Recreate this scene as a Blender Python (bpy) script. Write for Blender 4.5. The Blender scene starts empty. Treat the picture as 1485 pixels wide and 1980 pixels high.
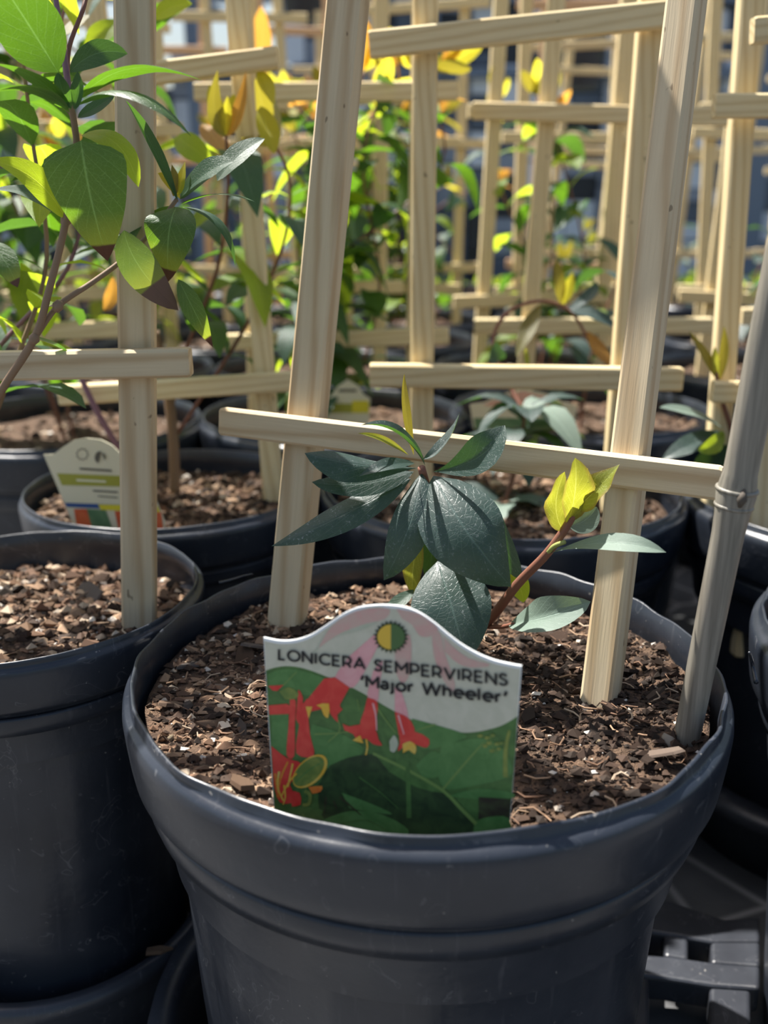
import bpy, math, random
from mathutils import Vector, Matrix, noise as mnoise

sc = bpy.context.scene
COL = sc.collection
rng = random.Random(7)
PI = math.pi

# ------------------------------------------------------------------ camera
HC = 0.415                       # camera height above the bench
PITCH = math.radians(17.8)
FPX = 1850.0
cam_d = bpy.data.cameras.new('camera')
cam = bpy.data.objects.new('camera', cam_d)
COL.objects.link(cam)
cam.location = (0, 0, HC)
cam.rotation_euler = (PI / 2 - PITCH, 0, 0)
cam_d.sensor_fit = 'VERTICAL'
cam_d.sensor_height = 36.0
cam_d.lens = FPX / 1980.0 * 36.0
cam_d.clip_start = 0.02
cam_d.clip_end = 200
cam_d.dof.use_dof = True
cam_d.dof.focus_distance = 0.385
cam_d.dof.aperture_fstop = 7.6
sc.camera = cam

# ------------------------------------------------------------------ sky, sun, exposure
SUN_AZ = Vector((-0.72, 0.69, 0)).normalized()
SUN_EL = math.radians(61)
world = bpy.data.worlds.new('sky')
sc.world = world
world.use_nodes = True
wn = world.node_tree
wn.nodes.clear()
wo = wn.nodes.new('ShaderNodeOutputWorld')
wb = wn.nodes.new('ShaderNodeBackground')
sky = wn.nodes.new('ShaderNodeTexSky')
sky.sky_type = 'NISHITA'
sky.sun_disc = False
sky.sun_elevation = SUN_EL
sky.sun_rotation = math.atan2(SUN_AZ.x, SUN_AZ.y)
sky.air_density = 1.3
sky.dust_density = 3.0
hs = wn.nodes.new('ShaderNodeHueSaturation')
hs.inputs['Saturation'].default_value = 1.0
wn.links.new(sky.outputs[0], hs.inputs['Color'])
wn.links.new(hs.outputs[0], wb.inputs[0])
wb.inputs[1].default_value = 0.115
wn.links.new(wb.outputs[0], wo.inputs[0])
sun_d = bpy.data.lights.new('sun', 'SUN')
sun_d.energy = 9.5
sun_d.color = (1.0, 0.96, 0.90)
sun_d.angle = math.radians(0.55)
sun = bpy.data.objects.new('sun', sun_d)
COL.objects.link(sun)
sun_dir = SUN_AZ * math.cos(SUN_EL) + Vector((0, 0, math.sin(SUN_EL)))
sun.rotation_euler = sun_dir.to_track_quat('Z', 'Y').to_euler()
sun.location = (-2, 2, 3)
sc.view_settings.view_transform = 'Standard'
sc.view_settings.look = 'None'
sc.view_settings.gamma = 1.0
sc.view_settings.use_curve_mapping = False
sc.view_settings.exposure = 0.40


# ------------------------------------------------------------------ helpers
CT, ST = math.cos(PITCH), math.sin(PITCH)


def ray(u, v):
    x = (u - 742.5) / FPX
    up = (990 - v) / FPX
    return Vector((x, CT + up * ST, -ST + up * CT))


def at(u, v, y):
    """World point that the photograph shows at pixel (u, v), at distance y along the bench."""
    d = ray(u, v)
    return Vector((0, 0, HC)) + d * (y / d.y)


def atz(u, v, z):
    d = ray(u, v)
    return Vector((0, 0, HC)) + d * ((z - HC) / d.z)


def on_plane(u, v, o, n):
    d = ray(u, v)
    c = Vector((0, 0, HC))
    return c + d * ((o - c).dot(n) / d.dot(n))


def depth(p):
    return p.y * CT - (p.z - HC) * ST


def link(o, parent=None):
    COL.objects.link(o)
    if parent is not None:
        o.parent = parent
    return o


def me(name, verts, faces, mats, uvs=None, smooth=True, fmat=None, vcol=None):
    m = bpy.data.meshes.new(name)
    m.from_pydata([tuple(v) for v in verts], [], faces)
    if not isinstance(mats, (list, tuple)):
        mats = [mats]
    for k in mats:
        m.materials.append(k)
    if fmat is not None:
        m.polygons.foreach_set('material_index', fmat)
    m.polygons.foreach_set('use_smooth', [smooth] * len(m.polygons))
    if uvs is not None:
        uvl = m.uv_layers.new(name='UVMap')
        for l in m.loops:
            uvl.data[l.index].uv = uvs[l.vertex_index]
    if vcol is not None:
        a = m.attributes.new('shade', 'FLOAT', 'POINT')
        a.data.foreach_set('value', vcol)
    m.update()
    return m


def ob(name, mesh, parent=None, kind=None):
    o = bpy.data.objects.new(name, mesh)
    if kind:
        o['kind'] = kind
    return link(o, parent)


def part(name, verts, faces, mats, parent, **kw):
    """A part whose vertices are given in world space, under a thing at parent.location."""
    L = Vector(parent.location) if parent is not None else Vector((0, 0, 0))
    return ob(name, me(name, [Vector(v) - L for v in verts], faces, mats, **kw), parent)


def put(name, mesh, M, parent):
    o = bpy.data.objects.new(name, mesh)
    link(o, parent)
    L = Vector(parent.location) if parent is not None else Vector((0, 0, 0))
    o.matrix_basis = Matrix.Translation(-L) @ M
    return o


def thing(name, label, cat, loc, group=None):
    o = bpy.data.objects.new(name, None)
    o.empty_display_size = 0.02
    COL.objects.link(o)
    o.location = loc
    o['label'] = label
    o['category'] = cat
    if group:
        o['group'] = group
    return o


def tag_props(o, label, cat, group=None, kind=None):
    o['label'] = label
    o['category'] = cat
    if group:
        o['group'] = group
    if kind:
        o['kind'] = kind


def basis(xa, ya, za, loc):
    M = Matrix((xa, ya, za)).transposed().to_4x4()
    M.translation = loc
    return M


def tube(pts, radii, n=8):
    vs, fs = [], []
    up = Vector((0.13, 0.31, 0.94))
    for i, p in enumerate(pts):
        a = pts[max(i - 1, 0)]
        b = pts[min(i + 1, len(pts) - 1)]
        t = (Vector(b) - Vector(a)).normalized()
        s = t.cross(up)
        if s.length < 1e-3:
            s = t.cross(Vector((1, 0, 0)))
        s.normalize()
        q = s.cross(t)
        r = radii[i] if isinstance(radii, (list, tuple)) else radii
        for k in range(n):
            an = 2 * PI * k / n
            vs.append(Vector(p) + (s * math.cos(an) + q * math.sin(an)) * r)
    for i in range(len(pts) - 1):
        for k in range(n):
            k2 = (k + 1) % n
            fs.append((i * n + k, i * n + k2, (i + 1) * n + k2, (i + 1) * n + k))
    fs.append(tuple(range(n - 1, -1, -1)))
    e = (len(pts) - 1) * n
    fs.append(tuple(range(e, e + n)))
    return vs, fs


def smooth_path(pts, k=6):
    pts = [Vector(p) for p in pts]
    if len(pts) < 3:
        return [pts[0].lerp(pts[-1], i / k) for i in range(k + 1)]
    out = []
    for i in range(len(pts) - 1):
        p0 = pts[max(i - 1, 0)]
        p1, p2 = pts[i], pts[i + 1]
        p3 = pts[min(i + 2, len(pts) - 1)]
        for j in range(k):
            t = j / k
            out.append(0.5 * ((2 * p1) + (p2 - p0) * t + (2 * p0 - 5 * p1 + 4 * p2 - p3) * t * t + (3 * p1 - p0 - 3 * p2 + p3) * t ** 3))
    out.append(pts[-1])
    return out


def boxes(specs):
    """specs: list of (x0,x1,y0,y1,z0,z1) joined as one mesh."""
    vs, fs = [], []
    for (x0, x1, y0, y1, z0, z1) in specs:
        b = len(vs)
        vs += [(x0, y0, z0), (x1, y0, z0), (x1, y1, z0), (x0, y1, z0), (x0, y0, z1), (x1, y0, z1), (x1, y1, z1), (x0, y1, z1)]
        for f in ((3, 2, 1, 0), (4, 5, 6, 7), (0, 1, 5, 4), (1, 2, 6, 5), (2, 3, 7, 6), (3, 0, 4, 7)):
            fs.append(tuple(b + k for k in f))
    return vs, fs


# ------------------------------------------------------------------ materials
class NT:
    def __init__(self, name):
        self.m = bpy.data.materials.new(name)
        self.m.use_nodes = True
        self.t = self.m.node_tree
        self.t.nodes.clear()
        self.out = self.n('ShaderNodeOutputMaterial')

    def n(self, typ, **kw):
        x = self.t.nodes.new(typ)
        for k, v in kw.items():
            setattr(x, k, v)
        return x

    def l(self, a, b):
        self.t.links.new(a, b)

    def setv(self, sock, v):
        if hasattr(v, 'is_output') or isinstance(v, bpy.types.NodeSocket):
            self.l(v, sock)
        else:
            sock.default_value = v

    def math(self, op, a, b=0.0, c=None):
        x = self.n('ShaderNodeMath', operation=op)
        self.setv(x.inputs[0], a)
        self.setv(x.inputs[1], b)
        if c is not None:
            self.setv(x.inputs[2], c)
        return x.outputs[0]

    def mix(self, f, a, b, blend='MIX'):
        x = self.n('ShaderNodeMix', data_type='RGBA', blend_type=blend)
        self.setv(x.inputs[0], f)
        self.setv(x.inputs[6], a if not isinstance(a, tuple) else (*a[:3], 1))
        self.setv(x.inputs[7], b if not isinstance(b, tuple) else (*b[:3], 1))
        return x.outputs[2]

    def ramp(self, f, stops, interp='LINEAR'):
        x = self.n('ShaderNodeValToRGB')
        cr = x.color_ramp
        cr.interpolation = interp
        while len(cr.elements) > 1:
            cr.elements.remove(cr.elements[-1])
        cr.elements[0].position = stops[0][0]
        cr.elements[0].color = (*stops[0][1], 1)
        for p, c in stops[1:]:
            e = cr.elements.new(p)
            e.color = (*c, 1)
        self.l(f, x.inputs[0])
        return x.outputs[0]

    def noise(self, vec, scale, detail=3, rough=0.55, dist=0.0):
        x = self.n('ShaderNodeTexNoise')
        x.inputs['Scale'].default_value = scale
        x.inputs['Detail'].default_value = detail
        x.inputs['Roughness'].default_value = rough
        x.inputs['Distortion'].default_value = dist
        if vec is not None:
            self.l(vec, x.inputs['Vector'])
        return x.outputs['Fac']

    def mapping(self, vec, scale=(1, 1, 1), loc=(0, 0, 0)):
        x = self.n('ShaderNodeMapping')
        x.inputs['Scale'].default_value = scale
        self.setv(x.inputs['Location'], loc)
        self.l(vec, x.inputs['Vector'])
        return x.outputs[0]

    def bump(self, h, strength, dist):
        x = self.n('ShaderNodeBump')
        x.inputs['Strength'].default_value = strength
        x.inputs['Distance'].default_value = dist
        self.l(h, x.inputs['Height'])
        return x.outputs[0]

    def bsdf(self, col, rough=0.5, spec=0.5, normal=None, metallic=0.0, **kw):
        b = self.n('ShaderNodeBsdfPrincipled')
        self.setv(b.inputs['Base Color'], col if not isinstance(col, tuple) else (*col[:3], 1))
        self.setv(b.inputs['Roughness'], rough)
        b.inputs['Metallic'].default_value = metallic
        b.inputs['Specular IOR Level'].default_value = spec
        if normal is not None:
            self.l(normal, b.inputs['Normal'])
        for k, v in kw.items():
            b.inputs[k].default_value = v
        return b.outputs[0]

    def done(self, sh):
        self.l(sh, self.out.inputs['Surface'])
        return self.m


def plain(name, col, rough=0.5, spec=0.4, **kw):
    t = NT(name)
    return t.done(t.bsdf(col, rough, spec, **kw))


def wood_mat(name, light, dark, ring=55.0):
    t = NT(name)
    tc = t.n('ShaderNodeTexCoord')
    oi = t.n('ShaderNodeObjectInfo')
    off = t.n('ShaderNodeCombineXYZ')
    t.l(t.math('MULTIPLY', oi.outputs['Random'], 3.0), off.inputs[0])
    t.l(t.math('MULTIPLY', oi.outputs['Random'], 5.0), off.inputs[2])
    p = t.mapping(tc.outputs['Object'], (1, 1, 1), off.outputs[0])
    wob = t.noise(t.mapping(p, (75, 75, 7)), 1.0, 3)
    ps = t.mapping(p, (1, 0.7, 0.06))
    sep = t.n('ShaderNodeSeparateXYZ')
    t.l(ps, sep.inputs[0])
    s = t.math('ADD', t.math('MULTIPLY', t.math('ADD', sep.outputs[0], t.math('ADD', sep.outputs[1], sep.outputs[2])), ring * 20), t.math('MULTIPLY', wob, 9.0))
    rings = t.math('MULTIPLY_ADD', t.math('SINE', s), 0.5, 0.5)
    rings = t.math('POWER', rings, 2.2)
    fine = t.noise(t.mapping(p, (900, 900, 30)), 1.0, 3)
    big = t.noise(t.mapping(p, (40, 40, 9)), 1.0, 2)
    c = t.mix(t.math('MULTIPLY', rings, 0.95), light, dark)
    c = t.mix(t.math('MULTIPLY', fine, 0.35), c, tuple(x * 0.55 for x in dark))
    c = t.mix(t.math('MULTIPLY', big, 0.35), c, tuple(x * 1.15 for x in light))
    tint = t.mix(oi.outputs['Random'], (1.0, 0.98, 0.90), (1.0, 0.92, 0.78))
    c = t.mix(0.5, c, tint, 'MULTIPLY')
    sp = t.noise(t.mapping(p, (260, 260, 120)), 1.0, 1)
    spm = t.ramp(sp, [(0.76, (0, 0, 0)), (0.80, (1, 1, 1))])
    c = t.mix(t.math('MULTIPLY', spm, 0.6), c, (0.10, 0.06, 0.03))
    nb = t.bump(t.math('ADD', t.math('MULTIPLY', fine, 0.7), t.math('MULTIPLY', rings, 0.3)), 0.35, 0.0006)
    return t.done(t.bsdf(c, 0.72, 0.25, nb))


def plastic_mat(name, col, rough=0.4, dust=0.35):
    t = NT(name)
    tc = t.n('ShaderNodeTexCoord')
    p = tc.outputs['Object']
    n1 = t.noise(p, 18, 4)
    n2 = t.noise(t.mapping(p, (260, 260, 9)), 1.0, 3)
    n3 = t.noise(p, 420, 2)
    n4 = t.noise(t.mapping(p, (1, 1, 1), (3, 1, 7)), 55, 2, 0.5, 1.5)
    d = t.math('MULTIPLY', t.ramp(n1, [(0.35, (0, 0, 0)), (0.75, (1, 1, 1))]), dust)
    c = t.mix(d, col, (0.060, 0.067, 0.082))
    c = t.mix(t.math('MULTIPLY', t.ramp(n2, [(0.62, (0, 0, 0)), (0.8, (1, 1, 1))]), 0.28), c, (0.13, 0.13, 0.14))
    c = t.mix(t.math('MULTIPLY', t.ramp(n3, [(0.735, (0, 0, 0)), (0.77, (1, 1, 1))]), 0.5), c, (0.35, 0.33, 0.30))
    # dried water rings: thin outlines
    ringm = t.math('SUBTRACT', 1.0, t.math('MULTIPLY', t.math('ABSOLUTE', t.math('SUBTRACT', n4, 0.64)), 90.0))
    ringm = t.math('MAXIMUM', ringm, 0.0)
    c = t.mix(t.math('MULTIPLY', ringm, 0.25), c, (0.22, 0.22, 0.23))
    r = t.math('ADD', rough - 0.06, t.math('MULTIPLY', n1, 0.18))
    nb = t.bump(t.noise(p, 160, 3), 0.08, 0.002)
    return t.done(t.bsdf(c, r, 0.5, nb))


def leaf_mat(name, top, lit, under=None, rough=0.34, tip=None, tip_at=0.86, trans=0.5, veins=0.6, red=None, dust=0.0):
    """top: upper face colour, lit: colour light takes on going through the blade."""
    t = NT(name)
    uv = t.n('ShaderNodeUVMap', uv_map='UVMap')
    sep = t.n('ShaderNodeSeparateXYZ')
    t.l(uv.outputs[0], sep.inputs[0])
    u, v = sep.outputs[0], sep.outputs[1]
    oi = t.n('ShaderNodeObjectInfo')
    av = t.math('ABSOLUTE', t.math('SUBTRACT', v, 0.5))
    mid = t.math('MAXIMUM', t.math('SUBTRACT', 1.0, t.math('DIVIDE', av, 0.022)), 0.0)
    ph = t.math('SUBTRACT', t.math('MULTIPLY', u, 7.0), t.math('MULTIPLY', t.math('POWER', av, 0.8), 5.0))
    sv = t.math('ABSOLUTE', t.math('SUBTRACT', t.math('FRACT', ph), 0.5))
    side = t.math('MAXIMUM', t.math('SUBTRACT', 1.0, t.math('DIVIDE', sv, 0.045)), 0.0)
    vo = t.n('ShaderNodeTexVoronoi', feature='DISTANCE_TO_EDGE')
    vo.inputs['Scale'].default_value = 1.0
    t.l(t.mapping(uv.outputs[0], (26, 15, 1)), vo.inputs['Vector'])
    ret = t.math('MAXIMUM', t.math('SUBTRACT', 1.0, t.math('DIVIDE', vo.outputs['Distance'], 0.05)), 0.0)
    vein = t.math('MINIMUM', t.math('ADD', t.math('ADD', mid, t.math('MULTIPLY', side, 0.55)), t.math('MULTIPLY', ret, 0.33)), 1.0)
    vein = t.math('MULTIPLY', vein, veins)
    tc = t.n('ShaderNodeTexCoord')
    big = t.noise(tc.outputs['Object'], 60, 3)
    under = under or tuple(min(1, x * 1.35 + 0.02) for x in top)
    geo = t.n('ShaderNodeNewGeometry')
    c = t.mix(geo.outputs['Backfacing'], top, under)
    c = t.mix(t.math('MULTIPLY', big, 0.5), c, tuple(x * 0.75 for x in top))
    c = t.mix(t.math('MULTIPLY', oi.outputs['Random'], 0.3), c, tuple(x * 0.6 for x in top))
    c = t.mix(t.math('MULTIPLY', vein, 0.75), c, tuple(min(1, x * 2.2 + 0.045) for x in top))
    lc = t.mix(t.math('MULTIPLY', vein, 0.9), lit, tuple(min(1, x * 1.6 + 0.12) for x in lit))
    lc = t.mix(t.math('MULTIPLY', big, 0.45), lc, tuple(x * 0.6 for x in lit))
    if dust:
        d1 = t.noise(tc.outputs['Object'], 900, 2)
        d2 = t.noise(tc.outputs['Object'], 75, 3)
        dm = t.math('MULTIPLY', t.ramp(d1, [(0.60, (0, 0, 0)), (0.72, (1, 1, 1))]), t.ramp(d2, [(0.4, (0.05, 0.05, 0.05)), (0.7, (1, 1, 1))]))
        hz = t.ramp(d2, [(0.35, (0, 0, 0)), (0.75, (1, 1, 1))])
        c = t.mix(t.math('MULTIPLY', hz, dust * 0.35), c, (0.16, 0.19, 0.185))
        c = t.mix(t.math('MULTIPLY', dm, dust), c, (0.40, 0.43, 0.42))
    if red is not None:
        em = t.ramp(t.math('ADD', av, t.math('MULTIPLY', big, 0.25)), [(0.46, (0, 0, 0)), (0.66, (1, 1, 1))])
        c = t.mix(em, c, red)
        lc = t.mix(em, lc, tuple(min(1, x * 1.4) for x in red))
    if tip is not None:
        wv = t.math('ADD', u, t.math('MULTIPLY', t.math('SUBTRACT', big, 0.5), 0.10))
        tm = t.ramp(wv, [(tip_at, (0, 0, 0)), (tip_at + 0.02, (1, 1, 1))])
        ye = t.ramp(wv, [(tip_at - 0.25, (0, 0, 0)), (tip_at, (1, 1, 1))])
        c = t.mix(t.math('MULTIPLY', ye, 0.6), c, (0.28, 0.33, 0.04))
        lc = t.mix(t.math('MULTIPLY', ye, 0.6), lc, (0.6, 0.62, 0.06))
        c = t.mix(tm, c, tip)
        lc = t.mix(tm, lc, tuple(x * 0.35 for x in tip))
    nb = t.bump(t.math('ADD', t.math('MULTIPLY', vein, -1.0), t.math('MULTIPLY', big, 1.5)), 0.35, 0.0007)
    a = t.bsdf(c, t.math('ADD', rough, t.math('MULTIPLY', big, 0.15)), 0.55, nb)
    tr = t.n('ShaderNodeBsdfTranslucent')
    t.l(lc, tr.inputs[0])
    t.l(nb, tr.inputs['Normal'])
    ms = t.n('ShaderNodeMixShader')
    ms.inputs[0].default_value = trans
    t.l(a, ms.inputs[1])
    t.l(tr.outputs[0], ms.inputs[2])
    return t.done(ms.outputs[0])


def random_ramp_mat(name, stops, rough=0.85, bump_scale=300, spec=0.2, streak=True):
    t = NT(name)
    oi = t.n('ShaderNodeObjectInfo')
    tc = t.n('ShaderNodeTexCoord')
    c = t.ramp(oi.outputs['Random'], stops)
    n = t.noise(t.mapping(tc.outputs['Object'], (2.5, 0.5, 2.5) if streak else (1, 1, 1)), bump_scale, 4)
    c = t.mix(t.math('MULTIPLY', n, 0.75), c, (0.03, 0.02, 0.015))
    nb = t.bump(n, 0.7, 0.0012)
    return t.done(t.bsdf(c, rough, spec, nb))


WOOD = wood_mat('pine_wood', (0.64, 0.54, 0.38), (0.45, 0.32, 0.185), 30.0)
FARWOOD = wood_mat('yellow_pine_wood', (0.80, 0.68, 0.43), (0.62, 0.47, 0.25))
WOOD_PINK = wood_mat('reddish_pine_wood', (0.72, 0.50, 0.33), (0.58, 0.33, 0.18))
POT = plastic_mat('black_pot_plastic', (0.014, 0.018, 0.0265), 0.30, 0.40)
TRAY = plastic_mat('black_tray_plastic', (0.022, 0.024, 0.030), 0.34, 0.5)
LEAF_HERO = leaf_mat('leaf_blue_green', (0.024, 0.052, 0.046), (0.10, 0.26, 0.02), under=(0.09, 0.15, 0.10), rough=0.34, trans=0.26, veins=0.7, dust=0.6)
LEAF_GREY = leaf_mat('leaf_grey_green', (0.20, 0.27, 0.22), (0.25, 0.36, 0.10), under=(0.22, 0.29, 0.24), rough=0.5, trans=0.3, veins=0.5)
LEAF_LIME = leaf_mat('leaf_young_lime', (0.28, 0.32, 0.045), (0.55, 0.56, 0.045), under=(0.30, 0.34, 0.05), trans=0.55, veins=1.3, red=(0.30, 0.22, 0.04))
LEAF_MID = leaf_mat('leaf_mid_green', (0.045, 0.105, 0.035), (0.13, 0.29, 0.010), under=(0.13, 0.21, 0.09), rough=0.33, trans=0.5)
LEAF_DARK = leaf_mat('leaf_dark_green', (0.035, 0.085, 0.055), (0.12, 0.28, 0.02), under=(0.10, 0.17, 0.10), rough=0.40, trans=0.4)
LEAF_BRIGHT = leaf_mat('leaf_bright_green', (0.14, 0.25, 0.03), (0.62, 0.80, 0.03), under=(0.22, 0.34, 0.07), rough=0.38, trans=0.6)
LEAF_TIP = leaf_mat('leaf_green_with_brown_tip', (0.060, 0.125, 0.045), (0.20, 0.38, 0.015), under=(0.13, 0.21, 0.09), rough=0.36, trans=0.45, veins=1.0, tip=(0.15, 0.065, 0.04), tip_at=0.86)
LEAF_TIP2 = leaf_mat('leaf_green_with_long_brown_tip', (0.075, 0.14, 0.055), (0.3, 0.46, 0.05), under=(0.13, 0.21, 0.09), rough=0.33, trans=0.3, tip=(0.17, 0.10, 0.075), tip_at=0.68)
LEAF_ORANGE = leaf_mat('leaf_young_orange', (0.40, 0.22, 0.05), (0.85, 0.42, 0.06), trans=0.6, veins=0.5)
LEAF_OLIVE = leaf_mat('leaf_olive', (0.14, 0.13, 0.03), (0.45, 0.38, 0.03), trans=0.5, veins=0.5)
LEAF_YELLOW = leaf_mat('leaf_yellow', (0.40, 0.38, 0.04), (0.95, 0.85, 0.05), trans=0.65, veins=0.6)
STEM_RED = plain('stem_reddish', (0.20, 0.085, 0.055), 0.5)
STEM_WOODY = plain('stem_woody', (0.24, 0.16, 0.10), 0.7)
STEM_PURPLE = plain('stem_purple', (0.20, 0.10, 0.13), 0.5)
STEM_GREEN = plain('stem_green', (0.30, 0.33, 0.10), 0.5)
CHIP = random_ramp_mat('bark_chip', [(0.0, (0.06, 0.04, 0.03)), (0.25, (0.17, 0.10, 0.06)), (0.5, (0.30, 0.19, 0.12)), (0.75, (0.36, 0.27, 0.21)), (0.9, (0.22, 0.19, 0.17)), (1.0, (0.12, 0.09, 0.07))])
PEBBLE = random_ramp_mat('pale_pebble', [(0.0, (0.55, 0.42, 0.25)), (0.5, (0.60, 0.52, 0.42)), (1.0, (0.72, 0.68, 0.60))], 0.6, 200, 0.3, False)


def soil_mat():
    t = NT('potting_soil')
    tc = t.n('ShaderNodeTexCoord')
    p = tc.outputs['Object']
    n1 = t.noise(p, 90, 5, 0.7)
    n2 = t.noise(p, 420, 4, 0.7)
    vo = t.n('ShaderNodeTexVoronoi')
    vo.inputs['Scale'].default_value = 330
    t.l(p, vo.inputs['Vector'])
    c = t.ramp(n1, [(0.3, (0.025, 0.017, 0.012)), (0.5, (0.085, 0.052, 0.034)), (0.7, (0.17, 0.105, 0.068))])
    c = t.mix(t.math('MULTIPLY', vo.outputs['Color'], 0.35), c, (0.25, 0.16, 0.10))
    c = t.mix(t.math('MULTIPLY', t.ramp(n2, [(0.66, (0, 0, 0)), (0.72, (1, 1, 1))]), 0.7), c, (0.42, 0.31, 0.22))
    nb = t.bump(t.math('ADD', n1, t.math('MULTIPLY', n2, 0.8)), 1.0, 0.004)
    return t.done(t.bsdf(c, 0.85, 0.25, nb))


def crumb_mat():
    t = NT('soil_crumb')
    a = t.n('ShaderNodeAttribute', attribute_name='shade')
    c = t.ramp(a.outputs['Fac'], [(0.0, (0.020, 0.014, 0.010)), (0.35, (0.06, 0.036, 0.024)), (0.62, (0.16, 0.09, 0.055)), (0.85, (0.32, 0.21, 0.13)), (0.95, (0.50, 0.40, 0.29)), (1.0, (0.72, 0.68, 0.62))])
    return t.done(t.bsdf(c, 0.8, 0.25))


SOIL = soil_mat()
CRUMB = crumb_mat()

# ------------------------------------------------------------------ setting: floor, far wall, structure
def floor_mat():
    t = NT('bench_concrete')
    tc = t.n('ShaderNodeTexCoord')
    p = tc.outputs['Object']
    n = t.noise(p, 14, 5)
    vo = t.n('ShaderNodeTexVoronoi', feature='DISTANCE_TO_EDGE')
    vo.inputs['Scale'].default_value = 11
    t.l(p, vo.inputs['Vector'])
    c = t.ramp(n, [(0.3, (0.06, 0.062, 0.066)), (0.7, (0.13, 0.13, 0.13))])
    crack = t.math('MAXIMUM', t.math('SUBTRACT', 1.0, t.math('DIVIDE', vo.outputs['Distance'], 0.03)), 0.0)
    c = t.mix(t.math('MULTIPLY', crack, 0.6), c, (0.45, 0.43, 0.42))
    return t.done(t.bsdf(c, 0.85, 0.2, t.bump(n, 0.4, 0.004)))


vs, fs = boxes([(-9, 9, -1.5, 14, -0.06, 0.0)])
fl = ob('floor', me('floor', vs, fs, floor_mat(), smooth=False), None, 'structure')

PANEL_PALE = plain('panel_pale', (0.70, 0.74, 0.82), 0.35)
PANEL_SLATE = plain('panel_slate', (0.10, 0.125, 0.17), 0.4)
PANEL_DARK = plain('panel_dark', (0.022, 0.026, 0.036), 0.35)
PANEL_GREY = plain('panel_grey', (0.30, 0.33, 0.40), 0.45)
STEEL = plain('painted_steel', (0.16, 0.20, 0.27), 0.4)
STEEL_LIGHT = plain('light_steel', (0.45, 0.48, 0.52), 0.4)

WY = 5.6
vs, fs = boxes([(-5.2, -0.5, WY + 0.06, WY + 0.1, 0.0, 1.02), (-0.5, 5.2, WY + 0.06, WY + 0.1, 0.0, 2.4)])
wall = ob('wall_back', me('wall_back', vs, fs, PANEL_SLATE, smooth=False), None, 'structure')
# cladding panels of the greenhouse end wall, each a sheet of its own
x = -2.7
wr = random.Random(3)
pm = {}
for mt in (PANEL_PALE, PANEL_SLATE, PANEL_DARK, PANEL_GREY):
    v_, f_ = boxes([(-0.5, 0.5, -0.03, 0.03, -0.5, 0.5)])
    pm[mt.name] = me('panel', v_, f_, mt, smooth=False)
while x < 2.9:
    w = wr.uniform(0.07, 0.24)
    z = 0.0
    while z < (0.98 if x < -0.55 else 1.55):
        h = wr.uniform(0.06, 0.24)
        k = wr.choices([PANEL_PALE, PANEL_SLATE, PANEL_DARK, PANEL_GREY], [5, 3, 2.5, 4])[0]
        put('panel', pm[k.name], Matrix.Translation((x + w / 2, WY + 0.02 + wr.uniform(-0.02, 0.02), z + h / 2)) @ Matrix.Diagonal((w * 0.94, 0.6, h * 0.93, 1)), wall)
        z += h
    x += w
tn = 1
for px_, w_ in ((-3.6, .07), (-2.2, .07), (-1.0, .07), (.25, .07), (1.25, .07), (2.02, .11), (3.1, .07)):
    vs, fs = boxes([(px_ - w_ / 2, px_ + w_ / 2, WY - 0.12, WY - 0.05, 0, 2.6)])
    ob('trim_%d' % tn, me('post', vs, fs, STEEL, smooth=False), None, 'structure')
    tn += 1
for z_ in (1.06, 1.42, 1.95):
    vs, fs = boxes([(-5, 5, WY - 0.05, WY + 0.0, z_, z_ + 0.05)])
    ob('trim_%d' % tn, me('rail', vs, fs, STEEL, smooth=False), None, 'structure')
    tn += 1
# roof braces seen at the top left
for a_, b_ in (((-2.6, 5.2, 1.15), (-0.7, 4.9, 1.75)), ((-1.9, 4.6, 1.62), (-0.5, 5.3, 1.22)), ((-3.2, 4.4, 1.38), (0.4, 4.4, 1.40))):
    vs, fs = tube([a_, b_], 0.022, 8)
    ob('trim_%d' % tn, me('brace', vs, fs, STEEL, smooth=True), None, 'structure')
    tn += 1


# ------------------------------------------------------------------ leaves
def wfun(s, shape):
    if shape == 'lance':
        return max(0.0, math.sin(PI * s ** 0.85)) ** 0.95
    if shape == 'ovate':
        return max(0.0, math.sin(PI * s ** 0.72)) ** 0.8
    if shape == 'heart':
        a = min(1.0, (s / 0.16)) ** 0.5
        return a * (1 - max(0, (s - 0.16) / 0.84) ** 2.1) ** 0.95
    if shape == 'spat':
        return max(0.0, math.sin(PI * s ** 1.35)) ** 0.9
    return max(0.0, math.sin(PI * s ** 0.95)) ** 0.72      # oval


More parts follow.
